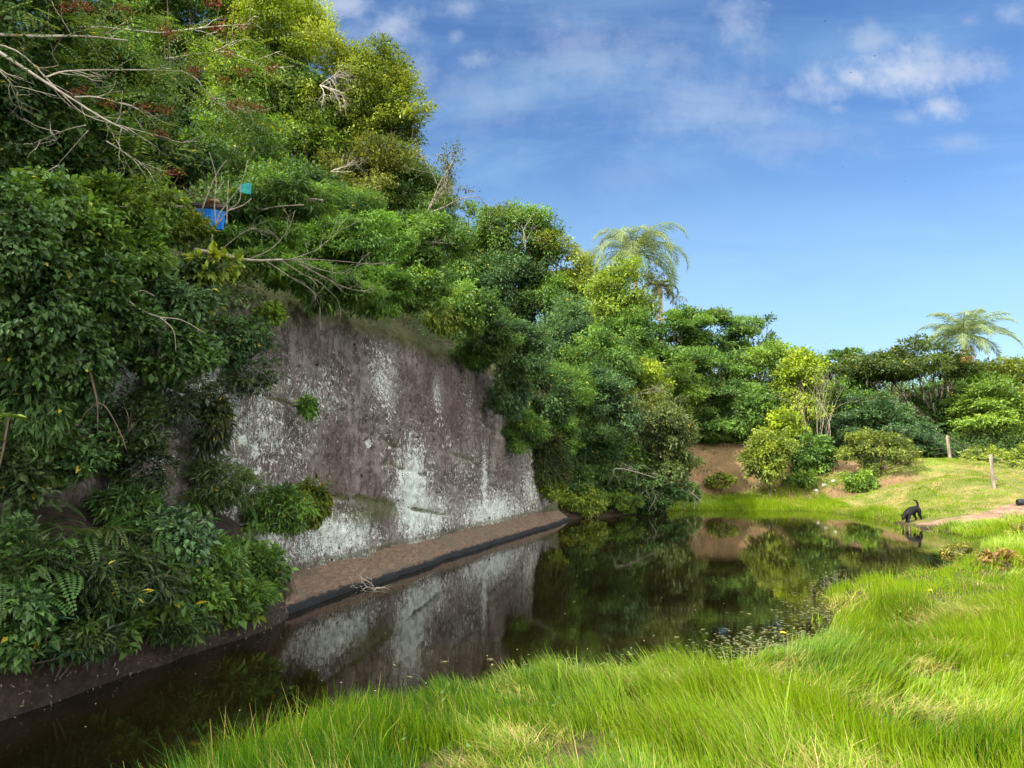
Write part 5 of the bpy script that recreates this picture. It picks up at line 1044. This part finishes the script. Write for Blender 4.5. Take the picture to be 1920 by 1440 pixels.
carpet('undergrowth', 'leafy undergrowth covering the hillside between the trees', 420000, (-14, 9, 3, 42), hilltest, .075, 1.3, 801, (.055, .12, .026))
carpet('bank_undergrowth', 'low leafy undergrowth along the top of the far earth bank', 110000, (2, 36, 36.2, 46), lambda X, Y, rg: (pond_dist(X, Y) > 2), .1, 2.2, 802, (.05, .105, .025))
carpet('woodland', 'thick green woodland closing the view behind the far bank', 300000, (3, 48, 45, 62), lambda X, Y, rg: (Y > 44), .17, 8.5, 804, (.06, .12, .028))
carpet('hill_thicket', 'dense leafy thicket along the top of the hill behind its front trees', 160000, (-16, 4, 4, 40), lambda X, Y, rg: (su(X, Y)[0] < -5.0) & (su(X, Y)[0] > -13) & (su(X, Y)[1] > -7) & (su(X, Y)[1] < 30), .08, 3.6, 805, (.055, .115, .026))
def weedtest(X, Y, rg):
    dp = pond_dist(X, Y); return (dp > .0) & (fbm(X * 1.9, Y * 1.9, 91, 3) > .585) & (su(X, Y)[0] > 2)
carpet('grass_weeds', 'patches of small broad-leaved weeds among the long grass', 16000, (-3, 12, 3.4, 16), weedtest, .036, .30, 806, (.075, .165, .022))
carpet('bank_weeds', 'scattered low weeds on the bare earth bank', 5000, (4, 18, 31.5, 36.5), lambda X, Y, rg: fbm(X * .9, Y * .9, 90, 3) > .56, .09, .35, 803, (.09, .12, .03))

# litter of pale leaves on the dark bank, specks and weeds on the water
rg = np.random.default_rng(65); n_ = 1500; P = np.array([bank_pt(u_, .05 + .5 * rg.random() ** 1.5) for u_ in (-6.5 + 7 * np.floor(rg.random(n_) * 26) / 26 + .16 * rg.normal(size=n_))]) + [.03, -.02, .015]
V = leaf_quads(P, rg.normal(size=(n_, 3)), rg.normal(size=(n_, 3)) * .3 + [.5, -.4, .8], .018 + .045 * rg.random(n_) ** 3, .014)
tag(link('leaf_litter', mesh_np('leaf_litter', V, np.arange(n_ * 4).reshape(-1, 4)), plain('dry_leaf', (.15, .12, .085), .8, .6, 3)), 'pale fallen leaf bits on the dark earth bank', None, None, 'stuff')
n_ = 700; u_ = 15.5 * rg.random(n_) ** .9; s_ = .42 * rg.random(n_); z_ = np.interp(-s_, [-.43, -.41, -.37, -.30, -.20, -.10, .02], [.03, .08, .12, .17, .23, .30, .37]); X_, Y_ = wpos(s_ + (fbm(u_ * .55, 0 * u_ + .225, 31) - .5) * .32, u_)
V = leaf_quads(np.stack([X_, Y_, z_ + .05], -1), rg.normal(size=(n_, 3)) * [1, 1, .2], rg.normal(size=(n_, 3)) * .2 + [.3, -.1, 1], .03 + .05 * rg.random(n_) ** 2, .022)
tag(link('ledge_litter', mesh_np('ledge_litter', V, np.arange(n_ * 4).reshape(-1, 4)), plain('brown_leaf', (.13, .095, .05), .85, .7, 3)), 'brown fallen leaves scattered on the rock shelf', None, None, 'stuff')
P = []
for px, py, sx, sy, k_ in [(1540, 1150, 45, 45, 330), (1480, 1200, 70, 22, 380), (1400, 1225, 60, 18, 260), (1580, 1090, 30, 10, 90), (1560, 1120, 20, 30, 120), (1120, 1245, 120, 12, 90)]:
    for _ in range(k_):
        y_ = py + rg.normal() * sy
        if y_ > 1000: q = at_z(px + rg.normal() * sx, y_, .006); P.append(q)
P = np.array(P); n_ = len(P); V = leaf_quads(P, np.stack([rg.normal(size=n_), rg.normal(size=n_), 0 * P[:, 0]], -1), np.tile([0, 0, 1.], (n_, 1)), .03 + .07 * rg.random(n_), .016 + .012 * rg.random(n_), .02, .0)
tag(link('pond_weed', mesh_np('pond_weed', V, np.arange(n_ * 4).reshape(-1, 4), {'v': ('FACE', rg.random(n_) * .9)}), LEAF, None, (.17, .20, .11)), 'flat pale green pond weed floating by the near grass', None, None, 'stuff')
P = []
for _ in range(85):
    px, py = 60 + 1500 * rg.random(), 985 + 400 * rg.random(); q = at_z(px, py, .006)
    if pond_dist(np.array([q.x]), np.array([q.y]))[0] < -.25 and su(q.x, q.y)[0] > .7: P.append(q)
P = np.array(P); n_ = len(P); V = leaf_quads(P, np.stack([rg.normal(size=n_), rg.normal(size=n_), 0 * P[:, 0]], -1), np.tile([0, 0, 1.], (n_, 1)), (.02 + .025 * rg.random(n_)) * np.maximum(.6, P[:, 1] / 12), .016 * np.maximum(.6, P[:, 1] / 12), .05, .0)
tag(link('floating_leaves', mesh_np('floating_leaves', V, np.arange(n_ * 4).reshape(-1, 4)), plain('pale_leaf', (.55, .5, .3), .7, .4, 3)), 'small pale fallen leaves floating on the dark water', None, None, 'stuff')
# two yellow flowers in the grass
for px, py, lab in [(1744, 1107, 'yellow flower on the right shore near the dry bush'), (1468, 1187, 'yellow flower at the weedy water edge')]:
    c = at_z(px, py, .3); P = []; D = []
    for j in range(8): D.append([math.cos(j * .785), math.sin(j * .785), .35]); P.append([0, 0, 0])
    e = thing('yellow_flower', (c.x, c.y, gz(c.x, c.y)), lab, 'flower'); hgt = .3 - gz(c.x, c.y); V = leaf_quads(np.array(P, float) + [0, 0, hgt], np.array(D), np.tile([0, 0, 1.], (8, 1)), .035, .022)
    link('petals', mesh_np('petals', V, np.arange(32).reshape(-1, 4)), YELLOW, e); T = Tubes(); T.add(np.array([[0, 0, 0], [.01, 0, hgt * .5], [0, 0, hgt]]), .003, 4); T.build('stem', GRASSSTEM if 'GRASSSTEM' in globals() else BARK, e)
for q in WARN: print('WARN', q)
